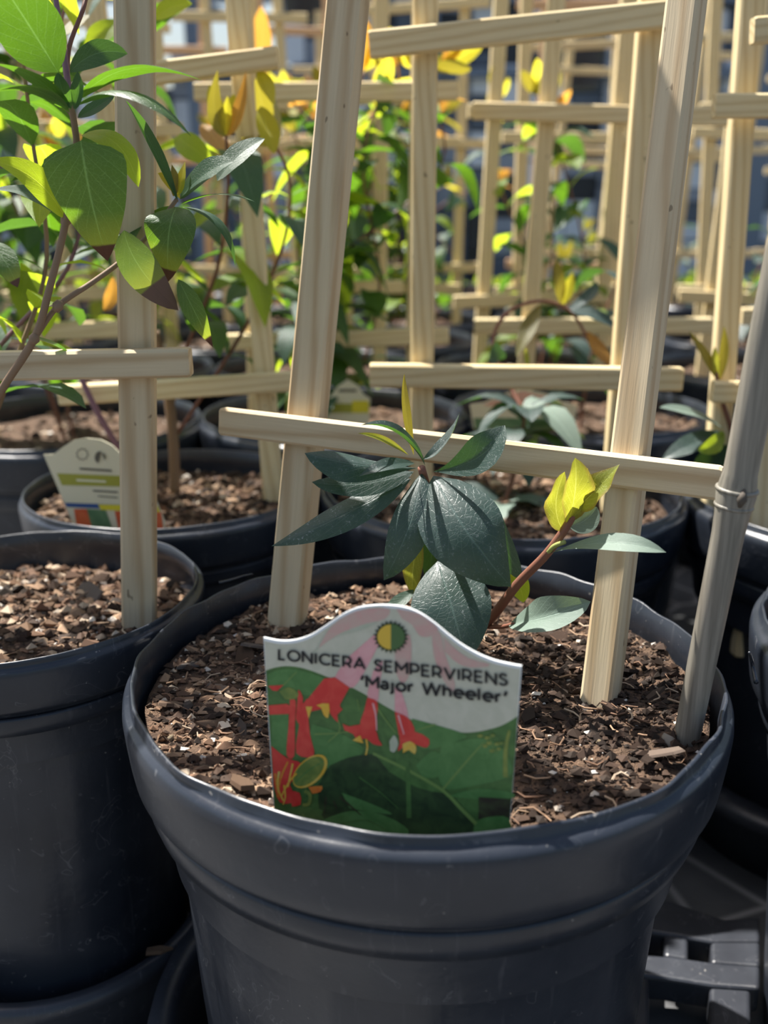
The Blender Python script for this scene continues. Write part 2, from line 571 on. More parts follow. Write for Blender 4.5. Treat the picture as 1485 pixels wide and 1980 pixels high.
def leaf_geo(p0, p1, p2, w, nrm, shape='oval', fold=0.18, cup=0.0, roll=0.0, wav=0.03, nu=14, nv=8, seed=0):
    p0, p1, p2, nrm = Vector(p0), Vector(p1), Vector(p2), Vector(nrm).normalized()
    c1 = 2 * p1 - 0.5 * (p0 + p2)
    vs, fs, uvs = [], [], []
    r = random.Random(seed)
    ph1, ph2 = r.uniform(0, 6), r.uniform(0, 6)
    for i in range(nu + 1):
        s = i / nu
        c = p0 * (1 - s) ** 2 + c1 * 2 * s * (1 - s) + p2 * s * s
        T = ((c1 - p0) * (1 - s) + (p2 - c1) * s)
        T = T.normalized() if T.length > 1e-9 else (p2 - p0).normalized()
        S = T.cross(nrm)
        if S.length < 1e-4:
            S = T.cross(Vector((0.3, -0.4, 0.8)))
        S.normalize()
        N = S.cross(T)
        an = roll * (s - 0.3)
        S, N = S * math.cos(an) + N * math.sin(an), N * math.cos(an) - S * math.sin(an)
        hw = max(wfun(s, shape), 0.004 if i in (0, nu) else 0.03) * w / 2
        for j in range(nv + 1):
            v = 2 * j / nv - 1
            off = abs(v) * fold + cup * v * v + wav * abs(v) * math.sin(s * 11 + ph1 + (1.7 if v > 0 else 0)) + wav * 0.6 * v * v * math.sin(s * 19 + ph2)
            vs.append(c + S * (v * hw * math.sqrt(max(0.15, 1 - min(0.8, (fold + cup) ** 2)))) + N * (off * hw))
            uvs.append((s, j / nv))
    for i in range(nu):
        for j in range(nv):
            a = i * (nv + 1) + j
            fs.append((a, a + 1, a + nv + 2, a + nv + 1))
    return vs, fs, uvs


_seed = [0]
TOCAM = Vector((0, -0.85, 0.5))


def pleaf(root, a, b, c, wpx, mat, n=(0, -0.8, 0.6), shape='oval', **kw):
    """A leaf from base a over middle b to tip c, each (u, v, y); wpx its width as it shows."""
    A, B, Cc = at(*a), at(*b), at(*c)
    w = wpx * depth(B) / FPX
    _seed[0] += 1
    vs, fs, uvs = leaf_geo(A, B, Cc, w, n, shape, seed=_seed[0], **kw)
    return part('leaf', vs, fs, mat, root, uvs=uvs)


def pstem(root, pts, r0, r1, mat, name='stem', n=8):
    P = smooth_path([at(*p) for p in pts], 5)
    m = len(P) - 1
    vs, fs = tube(P, [r0 + (r1 - r0) * i / m for i in range(m + 1)], n)
    return part(name, vs, fs, mat, root)


# shared leaf meshes for the vines: base at origin, blade along +Y, upper face +Z, unit length
def proto_leaf(mat, droop, w, nu=6, nv=4, shape='oval'):
    vs, fs, uvs = leaf_geo((0, 0, 0), (0, 0.52, 0.10 - droop * 0.2), (0, 0.96, -droop), w, (0, 0, 1), shape, fold=0.22, cup=-0.06, wav=0.05, nu=nu, nv=nv, seed=int(droop * 100) + int(w * 10))
    return me('leaf', vs, fs, mat, uvs=uvs)


PROTO = {}
for mt in (LEAF_MID, LEAF_DARK, LEAF_BRIGHT, LEAF_ORANGE, LEAF_OLIVE, LEAF_YELLOW, LEAF_HERO, LEAF_GREY, LEAF_LIME):
    PROTO[mt.name] = [proto_leaf(mt, d, w) for d, w in ((0.1, 0.40), (0.45, 0.46), (0.75, 0.5), (-0.25, 0.36))]


def place_leaf(root, p, d, up, L, mesh, name='leaf'):
    d = Vector(d).normalized()
    s = d.cross(Vector(up))
    if s.length < 1e-3:
        s = d.cross(Vector((1, 0.2, 0)))
    s.normalize()
    z = s.cross(d)
    M = basis(s, d, z, Vector(p)) @ Matrix.Scale(L, 4)
    return put(name, mesh, M, root)


def vine(root, pts, r0, r1, L0, L1, R, palette, step=0.035, start=0.15, stem=None, tipmats=(LEAF_ORANGE, LEAF_YELLOW, LEAF_OLIVE)):
    """A climbing stem along pts with opposite leaf pairs."""
    P = smooth_path(pts, 6)
    m = len(P) - 1
    vs, fs = tube(P, [r0 + (r1 - r0) * i / m for i in range(m + 1)], 6)
    part('stem', vs, fs, stem or STEM_RED, root)
    seg = [(P[i + 1] - P[i]).length for i in range(m)]
    tot = sum(seg)
    d = tot * start
    az = R.uniform(0, 2 * PI)
    while d < tot:
        q, i = d, 0
        while i < m - 1 and q > seg[i]:
            q -= seg[i]
            i += 1
        p = P[i].lerp(P[i + 1], q / seg[i])
        T = (P[i + 1] - P[i]).normalized()
        s = d / tot
        L = L0 + (L1 - L0) * s
        a = T.cross(Vector((math.cos(az), math.sin(az), 0.2)))
        a.normalize()
        for sg in (-1, 1):
            dd = a * sg + T * R.uniform(0.2, 0.7) + Vector((0, 0, R.uniform(-0.5, 0.2)))
            if s > 0.88 and tipmats and R.random() < 0.7:
                mt = R.choice(tipmats)
                var = 3
            else:
                mt = R.choices(palette[0], palette[1])[0]
                var = R.choice((0, 0, 1, 2))
            place_leaf(root, p, dd, T + Vector((0, 0, 0.6)), L * R.uniform(0.75, 1.2), PROTO[mt.name][var])
        az += PI / 2 + R.uniform(-0.4, 0.4)
        d += step * R.uniform(0.7, 1.3)
    # the growing tip: a small upright pair
    T = (P[-1] - P[-2]).normalized()
    for sg in (-1, 1):
        mt = R.choice(tipmats) if tipmats else palette[0][0]
        place_leaf(root, P[-1], T + Vector((0.25 * sg, 0.1, 0)), Vector((0.2 * sg, -1, 0)), L1 * R.uniform(0.5, 0.9), PROTO[mt.name][3])


# ------------------------------------------------------------------ pots
def lathe(prof, n, cx, cy, z0, wave=None, facets=None):
    vs, fs = [], []
    for i, (r, z) in enumerate(prof):
        for k in range(n):
            a = 2 * PI * k / n
            rr, zz = r, z
            if wave:
                rr, zz = wave(i, a, r, z)
            if facets:
                rr += facets(i, a, zz)
            vs.append((cx + rr * math.cos(a), cy + rr * math.sin(a), z0 + zz))
    for i in range(len(prof) - 1):
        for k in range(n):
            k2 = (k + 1) % n
            fs.append((i * n + k, i * n + k2, (i + 1) * n + k2, (i + 1) * n + k))
    return vs, fs


POT_H = 0.235


def pot_meshes(R, H, n, seed, amp):
    """rim and wall of a thin-walled nursery pot, origin at the middle of its base."""
    s = R / 0.12
    r_ = random.Random(seed)
    ph = [r_.uniform(0, 6.28) for _ in range(6)]

    def lipwave(a):
        return amp * (math.sin(9 * a + ph[0]) * 0.55 + math.sin(17 * a + ph[1]) * 0.45 + math.sin(31 * a + ph[2]) * 0.30) * (0.45 + 0.55 * math.sin(a * 2 + ph[3]) ** 2)

    # rim: inner wall up to the lip, outside down over the shoulder, the band and the groove
    prof = [(.1085, -.075), (.1140, -.037), (.1178, -.030), (.1186, -.0150), (.1176, -.0115), (.1186, -.0005), (.1194, 0.0), (.1201, -.0008), (.1202, -.0034),
            (.1212, -.0044), (.1228, -.0052), (.1238, -.0070), (.1241, -.0100), (.1236, -.0165), (.1226, -.0260), (.1217, -.0318), (.1208, -.0336), (.1184, -.0346), (.1165, -.0352), (.1160, -.0385)]
    prof = [(r * s, z * s) for r, z in prof]

    def wave(i, a, r, z):
        if 4 <= i <= 8:
            k = (0.5, 1, 1, 1, 0.35)[i - 4]
            return r + lipwave(a) * k * s, z + lipwave(a + 0.4) * 0.55 * k * s
        return r + 0.0006 * math.sin(2 * a + ph[4]), z
    rim = lathe(prof, n, 0, 0, H, wave)
    hb = -H / s
    prof2 = [(.1160, -.0385), (.1172, -.0392), (.1176, -.0402), (.1168, -.0460), (.1150, -.0515), (.1085, -.0530), (.1058, -.0540), (.1046, -.0560), (.1020, -.1050), (.0993, -.1500), (.0957, -.1960), (.0930, hb + .012), (.0920, hb + .002), (.088, hb), (.0, hb)]
    prof2 = [(r * s, z * s) for r, z in prof2]

    def fac(i, a, z):
        if i < 7 or i > 12:
            return 0.0
        t = math.sin(6 * a + ph[5])
        return (0.0011 if t > 0.45 else 0.0) * s + 0.0002 * math.sin(90 * a) * (1 if t < -0.35 else 0)
    wall_ = lathe(prof2, n, 0, 0, H, None, fac)
    return me('rim', *rim, POT), me('wall', *wall_, POT)


def pot(label, cx, cy, R=0.12, zrim=POT_H, meshes=None, group=None, n=64, seed=1, amp=0.0008):
    t = thing('nursery_pot', label, 'pot', (cx, cy, zrim - POT_H), group)
    if meshes is None:
        meshes = pot_meshes(R, POT_H, n, seed, amp)
    ob('rim', meshes[0], t)
    ob('wall', meshes[1], t)
    return t


# ------------------------------------------------------------------ soil
def soil_mesh(R, nr, na, amp, seed):
    vs, fs = [(0, 0, 0)], []
    off = Vector((seed * 1.7, seed * 0.9, seed * 2.3))
    for i in range(1, nr + 1):
        r = R * i / nr
        for k in range(na):
            a = 2 * PI * k / na
            x, y = r * math.cos(a), r * math.sin(a)
            h = soil_h(x, y, amp, seed)
            vs.append((x, y, h))
    for k in range(na):
        fs.append((0, 1 + k, 1 + (k + 1) % na))
    for i in range(nr - 1):
        for k in range(na):
            k2 = (k + 1) % na
            a = 1 + i * na
            fs.append((a + k, a + na + k, a + na + k2, a + k2))
    # close underneath so that it is a body, not a sheet
    b = len(vs)
    for k in range(na):
        a = 2 * PI * k / na
        vs.append((R * 0.86 * math.cos(a), R * 0.86 * math.sin(a), -0.045))
    o = 1 + (nr - 1) * na
    for k in range(na):
        k2 = (k + 1) % na
        fs.append((o + k, b + k, b + k2, o + k2))
    fs.append(tuple(range(b + na - 1, b - 1, -1)))
    return me('soil', vs, fs, SOIL)


def tag_dip(x, y):
    return -0.010 * math.exp(-(((x + 0.012) / 0.045) ** 4) - ((y + 0.102) / 0.022) ** 2)


def soil_h(x, y, amp, seed):
    p = Vector((x, y, 0)) + Vector((seed * 1.7, seed * 0.9, seed * 2.3))
    return amp * (mnoise.noise(p * 22) * 1.0 + mnoise.noise(p * 70) * 0.55 + mnoise.noise(p * 190) * 0.33) + (tag_dip(x, y) if seed == 3 else 0.0)


def blob(r, kind):
    """a small irregular lump (octahedron cut twice) or a flat shard."""
    if kind == 'shard':
        k = r.randint(5, 7)
        top, bot = [], []
        for i in range(k):
            a = 2 * PI * i / k + r.uniform(-0.25, 0.25)
            rr = r.uniform(0.75, 1.1)
            x, y = rr * math.cos(a), rr * math.sin(a) * r.uniform(0.45, 0.7)
            top.append((x * 0.93, y * 0.9, 0.16 + r.uniform(-0.07, 0.10)))
            bot.append((x, y, -0.14 + r.uniform(-0.06, 0.06)))
        vs = top + bot + [(0, 0, 0.24 + r.uniform(-0.05, 0.1)), (0, 0, -0.2)]
        fs = []
        for i in range(k):
            j = (i + 1) % k
            fs += [(i, j, 2 * k), (k + j, k + i, 2 * k + 1), (k + i, k + j, j, i)]
        return vs, fs
    vs, fs = [], []
    rings = [(-0.75, 0.6), (-0.1, 1.0), (0.6, 0.75)]
    for z, q in rings:
        for i in range(6):
            a = 2 * PI * i / 6 + r.uniform(-0.2, 0.2)
            qq = q * r.uniform(0.8, 1.15)
            vs.append((qq * math.cos(a), qq * math.sin(a) * 0.85, z * 0.8 + r.uniform(-0.1, 0.1)))
    vs += [(0, 0, -0.9), (0, 0, 0.85)]
    for i in range(6):
        j = (i + 1) % 6
        fs += [(i, j, 6 + j, 6 + i), (6 + i, 6 + j, 12 + j, 12 + i), (j, i, 18), (12 + i, 12 + j, 19)]
    return vs, fs


br = random.Random(11)
SHARDS = [me('bark_chip', *blob(br, 'shard'), CHIP, smooth=False) for _ in range(8)]
DARKCHIP = random_ramp_mat('dark_bark_chip', [(0.0, (0.03, 0.022, 0.018)), (0.45, (0.075, 0.048, 0.034)), (0.8, (0.13, 0.08, 0.055)), (1.0, (0.20, 0.14, 0.10))], rough=0.65)  # darker bark tone, used more towards the right of the front pot
DARK_SHARDS = []
LUMPS = [me('bark_chip', *blob(br, 'lump'), CHIP, smooth=False) for _ in range(4)]
DARK_SHARDS = [me('bark_chip', *blob(br, 'shard'), DARKCHIP, smooth=False) for _ in range(6)]
PEBS = [me('pebble', *blob(br, 'lump'), PEBBLE, smooth=True) for _ in range(4)]


def dark_mix(x, y):
    """the front pot's mix is paler on its left and darker towards the right and front"""
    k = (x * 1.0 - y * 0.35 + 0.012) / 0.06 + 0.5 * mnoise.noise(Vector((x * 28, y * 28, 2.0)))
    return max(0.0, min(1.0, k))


def crumbs_mesh(R, count, amp, seed, smin, smax, fibres=0, two_tone=False):
    r = random.Random(seed + 100)
    vs, fs, col = [], [], []
    for i in range(count):
        rr = R * math.sqrt(r.random()) * 0.985
        a = r.uniform(0, 2 * PI)
        x, y = rr * math.cos(a), rr * math.sin(a)
        s = smin + (smax - smin) * r.random() ** 2.6
        z = soil_h(x, y, amp, seed) + s * r.uniform(0.0, 0.7)
        b = len(vs)
        cval = r.random() ** 1.05
        if two_tone and cval < 0.96:
            cval *= 1.0 - 0.62 * dark_mix(x, y)
        if cval > 0.975:
            s *= 0.6
        sx, sy, sz = s * r.uniform(0.7, 1.5), s * r.uniform(0.5, 1.0), s * r.uniform(0.4, 0.9)
        ca, sa = math.cos(r.uniform(0, 6)), math.sin(r.uniform(0, 6))
        for (dx, dy, dz) in ((1, 0, 0), (0, 1, 0), (-1, 0, 0), (0, -1, 0), (0.2, 0.1, 1), (0, 0, -1)):
            dx += r.uniform(-0.3, 0.3)
            dy += r.uniform(-0.3, 0.3)
            dz += r.uniform(-0.3, 0.3)
            vs.append((x + (dx * ca - dy * sa) * sx, y + (dx * sa + dy * ca) * sy, z + dz * sz))
            col.append(cval)
        for f in ((0, 1, 4), (1, 2, 4), (2, 3, 4), (3, 0, 4), (1, 0, 5), (2, 1, 5), (3, 2, 5), (0, 3, 5)):
            fs.append(tuple(b + k for k in f))
    for i in range(fibres):
        rr = R * math.sqrt(r.random()) * 0.95
        a = r.uniform(0, 2 * PI)
        x, y = rr * math.cos(a), rr * math.sin(a)
        an = r.uniform(0, 2 * PI)
        L = r.uniform(0.004, 0.014)
        z = soil_h(x, y, amp, seed) + 0.0016
        pts = []
        for k in range(4):
            t = k / 3 - 0.5
            pts.append(Vector((x + math.cos(an + t) * L * t, y + math.sin(an + t) * L * t, z + r.uniform(-0.0006, 0.0012))))
        if max((q.x ** 2 + q.y ** 2) for q in pts) > (R * 0.97) ** 2:
            continue
        tv, tf = tube(pts, r.uniform(0.0002, 0.00045), 4)
        b = len(vs)
        vs += tv
        cval = r.uniform(0.55, 0.93)
        col += [cval] * len(tv)
        fs += [tuple(b + k for k in f) for f in tf]
    return me('soil_crumbs', vs, fs, CRUMB, smooth=False, vcol=col)


def soil(label, cx, cy, R, z, seed, amp=0.004, nr=16, na=48, crumbs=0, chips=0, cs=(0.0015, 0.004), chipr=(0.003, 0.007), fibres=0, meshes=None, group=None, pebbles=0, two_tone=False):
    t = thing('potting_soil', label, 'soil', (cx, cy, z), group)
    if meshes is None:
        meshes = [soil_mesh(R, nr, na, amp, seed)]
        if crumbs:
            meshes.append(crumbs_mesh(R, crumbs, amp, seed, cs[0], cs[1], fibres, two_tone))
    ob('soil_bed', meshes[0], t, 'stuff')
    if len(meshes) > 1:
        ob('soil_crumbs', meshes[1], t, 'stuff')
    r = random.Random(seed + 5)
    for i in range(chips + pebbles):
        rr = R * 0.94 * math.sqrt(r.random())
        a = r.uniform(0, 2 * PI)
        x, y = rr * math.cos(a), rr * math.sin(a)
        s = chipr[0] + (chipr[1] - chipr[0]) * r.random() ** 2.5
        if i >= chips:
            mesh, s, nm = r.choice(PEBS), s * 0.42, 'pebble'
        elif r.random() < 0.72:
            mesh, nm = r.choice(SHARDS), 'bark_chip'
        else:
            mesh, s, nm = r.choice(LUMPS), s * 0.42, 'bark_chip'
        if two_tone and -0.062 < x < 0.036 and y < -0.068 and s > 0.0028:
            continue
        if two_tone and i < chips and r.random() < dark_mix(x, y) * 0.85:
            mesh = r.choice(DARK_SHARDS)
        if rr + s > R * 0.97:
            rr = R * 0.97 - s
            x, y = rr * math.cos(a), rr * math.sin(a)
        h = soil_h(x, y, amp, seed) + s * r.uniform(0.12, 0.35)
        o = bpy.data.objects.new(nm, mesh)
        link(o, t)
        o.location = (x, y, h)
        o.rotation_euler = (r.uniform(-0.45, 0.45), r.uniform(-0.45, 0.45), r.uniform(0, 2 * PI))
        o.scale = (s * r.uniform(0.8, 1.5), s * r.uniform(0.7, 1.1), s * (r.uniform(0.7, 1.1) if mesh in PEBS else min(1.1, 0.0028 / s * r.uniform(0.8, 1.5))))
    return t


# ------------------------------------------------------------------ trellises
def stick_mesh(L, w, t, mat, ch=0.0012):
    """A sawn stick along local Z from 0 to L, w wide (X), t thick (Y), corners eased."""
    a, b = w / 2, t / 2
    sec = [(-a + ch, -b), (a - ch, -b), (a, -b + ch), (a, b - ch), (a - ch, b), (-a + ch, b), (-a, b - ch), (-a, -b + ch)]
    vs, fs = [], []
    zs = [(0.0, 0.86), (ch, 1.0), (L - ch, 1.0), (L, 0.86)]
    for z, q in zs:
        for x, y in sec:
            vs.append((x * (1 - (1 - q) * 0.5), y * (1 - (1 - q) * 0.5), z))
    for i in range(3):
        for k in range(8):
            k2 = (k + 1) % 8
            fs.append((i * 8 + k, i * 8 + k2, (i + 1) * 8 + k2, (i + 1) * 8 + k))
    fs.append(tuple(range(7, -1, -1)))
    fs.append(tuple(range(24, 32)))
    return me('stick', vs, fs, mat, smooth=False)


def stick(name, root, p, q, w, t, face, mat=None):
    """face: the way the broad side looks."""
    p, q = Vector(p), Vector(q)
    z = (q - p).normalized()
    y = -(Vector(face) - z * Vector(face).dot(z)).normalized()
    x_ = y.cross(z)
    return put(name, stick_mesh((q - p).length, w, t, mat or WOOD), basis(x_, y, z, p), root)


def trellis(label, loc, stakes, bars, w, t, face, bw, bt, group=None, mat=None, twist=0.0):
    r = thing('trellis', label, 'trellis', loc, group)
    f = Vector(face).normalized()
    ft = Matrix.Rotation(twist, 3, 'Z') @ f
    for p, q in stakes:
        stick('stake', r, p, q, w, t, ft, mat)
    for b in bars:
        stick('crossbar', r, b[0], b[1], bw, bt, f, b[2] if len(b) > 2 else mat)
    return r


# ================================================================== THE FRONT POT
AX, AY = 0.017, 0.3635
RIM = POT_H
frontpot = pot('large black nursery pot in front holding the pictured plant tag', AX, AY, meshes=pot_meshes(0.12, POT_H, 192, 5, 0.0013))
bp = smooth_path([atz(424, 1127, RIM), atz(448, 1121, RIM + .0004), atz(470, 1114, RIM + .0012), atz(488, 1110, RIM + .0045)], 5)
vs, fs = tube(bp, [0.0008 - 0.00003 * i for i in range(len(bp))], 6)
part('plastic_burr', vs, fs, POT, frontpot)
SZ = RIM - 0.0145
soilA = soil('brown potting mix with bark chips filling the front pot', AX, AY, 0.1150, SZ, 3, amp=0.0042, nr=60, na=170, crumbs=13000, chips=270, cs=(0.0005, 0.0028), chipr=(0.0022, 0.0085), fibres=420, pebbles=26, two_tone=True)

# trellis of the front pot
SL0, SL1 = at(552, 1235, 0.428), at(598, 840, 0.446)
dL = (SL1 - SL0).normalized()
SR0, SR1 = at(1157, 1380, 0.352), at(1208, 930, 0.384)
dR = (SR1 - SR0).normalized()
tl = at(673, 0, 0.472)
tr_ = at(1328, 0, 0.425)
dL = (tl - SL0).normalized()
dR = (tr_ - SR0).normalized()
BL, BR = at(430, 814, 0.452), at(1394, 934, 0.353)
fd = (BR - BL).normalized()
faceA = Vector((fd.y, -fd.x, 0.12))
tA = thing('trellis', 'pale pine trellis leaning in the front pot, low bar across its two stakes', 'trellis', (AX, AY + 0.03, SZ))
twL = Matrix.Rotation(0.08, 3, 'Z') @ faceA
twR = Matrix.Rotation(-0.06, 3, 'Z') @ faceA
stick('stake', tA, SL0 - dL * 0.045, SL0 + dL * 0.50, 0.0165, 0.0125, twL)
stick('stake', tA, SR0 - dR * 0.045, SR0 + dR * 0.50, 0.0128, 0.0175, twR)
stick('crossbar', tA, BL, BR, 0.0132, 0.0065, faceA)
up_ = Vector((0.02, 0.06, 0.2))
stick('crossbar', tA, BL + up_ * 1.05, BR + up_ * 1.05, 0.0132, 0.0065, faceA)
stick('crossbar', tA, BL + up_ * 2.0, BR + up_ * 2.0, 0.0132, 0.0065, faceA)

# bamboo cane
b0, b1 = at(1322, 1455, 0.322), at(1487, 640, 0.318)
bd = (b1 - b0).normalized()
cane = thing('bamboo_cane', 'grey weathered bamboo cane leaning out of the front pot beside its rim', 'cane', b0)
CANE = NT('weathered_bamboo')
tc_ = CANE.n('ShaderNodeTexCoord')
n_ = CANE.noise(CANE.mapping(tc_.outputs['Object'], (500, 500, 18)), 1.0, 4)
n2_ = CANE.noise(tc_.outputs['Object'], 22, 2)
c_ = CANE.ramp(n_, [(0.3, (0.12, 0.10, 0.08)), (0.7, (0.32, 0.28, 0.23))])
c_ = CANE.mix(CANE.math('MULTIPLY', n2_, 0.5), c_, (0.17, 0.19, 0.16))
CANE = CANE.done(CANE.bsdf(c_, 0.45, 0.4, CANE.bump(n_, 0.25, 0.0004)))
node_t = at(1427, 945, 0.320)
nl = (node_t - b0).dot(bd)
pp, rad = [], []
for k in range(-6, 60):
    d = k * 0.0075
    dn = d - nl
    r_ = 0.0049 + 0.0013 * min(1, max(0, d / 0.16))
    if dn < 0:
        r_ *= 1.0 + 0.13 * math.exp(dn / 0.004)
    r_ += 0.0009 * math.exp(-(dn / 0.0035) ** 2) + 0.0006 * math.exp(-((dn + 0.0075) / 0.002) ** 2)
    pp.append(b0 + bd * d)
    rad.append(r_)
vs, fs = tube(pp, rad, 18)
part('cane_shaft', vs, fs, CANE, cane)
ringv, ringf = [], []
for dz, rr in ((0.0, 0.0075), (-0.0060, 0.0069)):
    c = b0 + bd * (nl + dz)
    tv, tf = tube([c - bd * 0.0007, c, c + bd * 0.0007], [rr - 0.0004, rr, rr - 0.0004], 18)
    bse = len(ringv)
    ringv += tv
    ringf += [tuple(bse + k for k in f) for f in tf]
part('cane_node', ringv, ringf, CANE, cane)
sc_c = b0 + bd * (nl - 0.003) + Vector((-0.0005, -0.0060, 0.0015))
SCAR = plain('cane_scar', (0.085, 0.07, 0.055), 0.8)
scv, scf = tube([sc_c + Vector((0, -.0008, 0)) + bd * -0.0030, sc_c + Vector((0, -.0014, 0)), sc_c + Vector((0.0006, -.0004, 0)) + bd * 0.0034], [0.0006, 0.0019, 0.0004], 8)
part('branch_scar', scv, scf, SCAR, cane)

# ================================================================== THE TAG
TYAW = math.radians(13)
tex = Vector((math.cos(TYAW), -math.sin(TYAW), 0))
tez = Vector((0.0, 0.10, 1.0)).normalized()
tez = (tez - tex * tez.dot(tex)).normalized()
tn_ = tex.cross(tez)                      # towards the camera side (-Y)
if tn_.y > 0:
    tn_ = -tn_
TO = at(760, 1420, 0.269)
tagr = thing('plant_tag', 'white plastic tag reading LONICERA SEMPERVIRENS with red trumpet flowers, in front pot', 'tag', on_plane(760, 1610, TO, tn_))


def ZP(zx, zy, lift=0.0):
    """a point of the tag's face, from a crop of the photograph 1485 px wide over 560 px."""
    return on_plane(480 + zx * 0.37710, 1140 + zy * 0.37710, TO, tn_) + tn_ * lift


def flat(polys, lift, cols):
    vs, fs, fm = [], [], []
    for poly, ci in polys:
        b = len(vs)
        vs += [ZP(a, c, lift) for a, c in poly]
        fs.append(tuple(range(b, b + len(poly))))
        fm.append(ci)
    return vs, fs, fm


def curve2(pts, k=5):
    return [(p.x, p.y) for p in smooth_path([Vector((a, b, 0)) for a, b in pts], k)]


top_edge = curve2([(78, 246), (160, 262), (240, 258), (320, 232), (400, 182), (480, 128), (560, 93), (650, 80), (740, 81), (820, 95), (890, 126), (960, 175), (1030, 233), (1100, 285), (1180, 330), (1260, 362), (1340, 381), (1402, 392)], 4)
outline = top_edge + [(1372, 800), (1340, 1225), (1330, 1345), (142, 1300), (134, 1150), (105, 700)]
CARD = plain('tag_plastic', (0.82, 0.84, 0.84), 0.35)
n0 = len(outline)
fr = [ZP(a, b) for a, b in outline]
bk = [p - tn_ * 0.0009 for p in fr]
part('card', fr + bk, [tuple(range(n0 - 1, -1, -1)), tuple(range(n0, 2 * n0))] + [(i, (i + 1) % n0, n0 + (i + 1) % n0, n0 + i) for i in range(n0)], CARD, tagr, smooth=False)


def ink(name, c, c2=None, scale=160):
    t = NT(name)
    if c2:
        tc = t.n('ShaderNodeTexCoord')
        n = t.noise(tc.outputs['Object'], scale, 4, 0.6, 0.8)
        col = t.ramp(n, [(0.38, c), (0.62, c2)])
    else:
        col = c
    return t.done(t.bsdf(col, 0.38, 0.4))


INK = [ink('print_cream', (0.54, 0.53, 0.41), (0.60, 0.58, 0.46)),      # 0
       ink('print_green', (0.055, 0.13, 0.035), (0.085, 0.19, 0.05)),      # 1
       ink('print_dark_green', (0.020, 0.045, 0.018), (0.040, 0.085, 0.028)),  # 2
       ink('print_leaf', (0.07, 0.19, 0.05), (0.10, 0.24, 0.07)),        # 3
       ink('print_pink', (0.62, 0.36, 0.32), (0.58, 0.42, 0.35)),          # 4
       ink('print_red', (0.62, 0.035, 0.030), (0.70, 0.07, 0.05)),         # 5
       ink('print_yellow', (0.75, 0.42, 0.04), (0.66, 0.50, 0.12)),        # 6
       ink('print_olive', (0.13, 0.20, 0.045), (0.24, 0.28, 0.06)),        # 7
       ink('print_vein', (0.16, 0.27, 0.07)),                              # 8
       ink('print_maroon', (0.035, 0.03, 0.02), (0.055, 0.075, 0.03)),      # 9
       ink('print_pink_bright', (0.72, 0.33, 0.34), (0.76, 0.40, 0.40)),   # 10
       ink('print_palegreen', (0.43, 0.47, 0.34), (0.50, 0.50, 0.40)),     # 11
       ink('print_orange', (0.70, 0.16, 0.03), (0.70, 0.28, 0.04))]        # 12


def line2(pts, w0, w1=None):
    """a tapering drawn line as one polygon"""
    w1 = w0 if w1 is None else w1
    P = curve2(pts, 4)
    L, R_ = [], []
    for i, (a, b) in enumerate(P):
        x0, y0 = P[max(i - 1, 0)]
        x1, y1 = P[min(i + 1, len(P) - 1)]
        d = math.hypot(x1 - x0, y1 - y0) or 1
        nx, ny = -(y1 - y0) / d, (x1 - x0) / d
        w = (w0 + (w1 - w0) * i / (len(P) - 1)) / 2
        L.append((a + nx * w, b + ny * w))
        R_.append((a - nx * w, b - ny * w))
    return L + R_[::-1]


def ell2(cx, cy, rx, ry, rot=0.0, k=22, a0=0.0, a1=2 * PI):
    c, s = math.cos(rot), math.sin(rot)
    out = []
    for i in range(k):
        a = a0 + (a1 - a0) * i / (k if abs(a1 - a0 - 2 * PI) < 1e-6 else k - 1)
        x_, y_ = rx * math.cos(a), ry * math.sin(a)
        out.append((cx + x_ * c - y_ * s, cy + x_ * s + y_ * c))
    return out


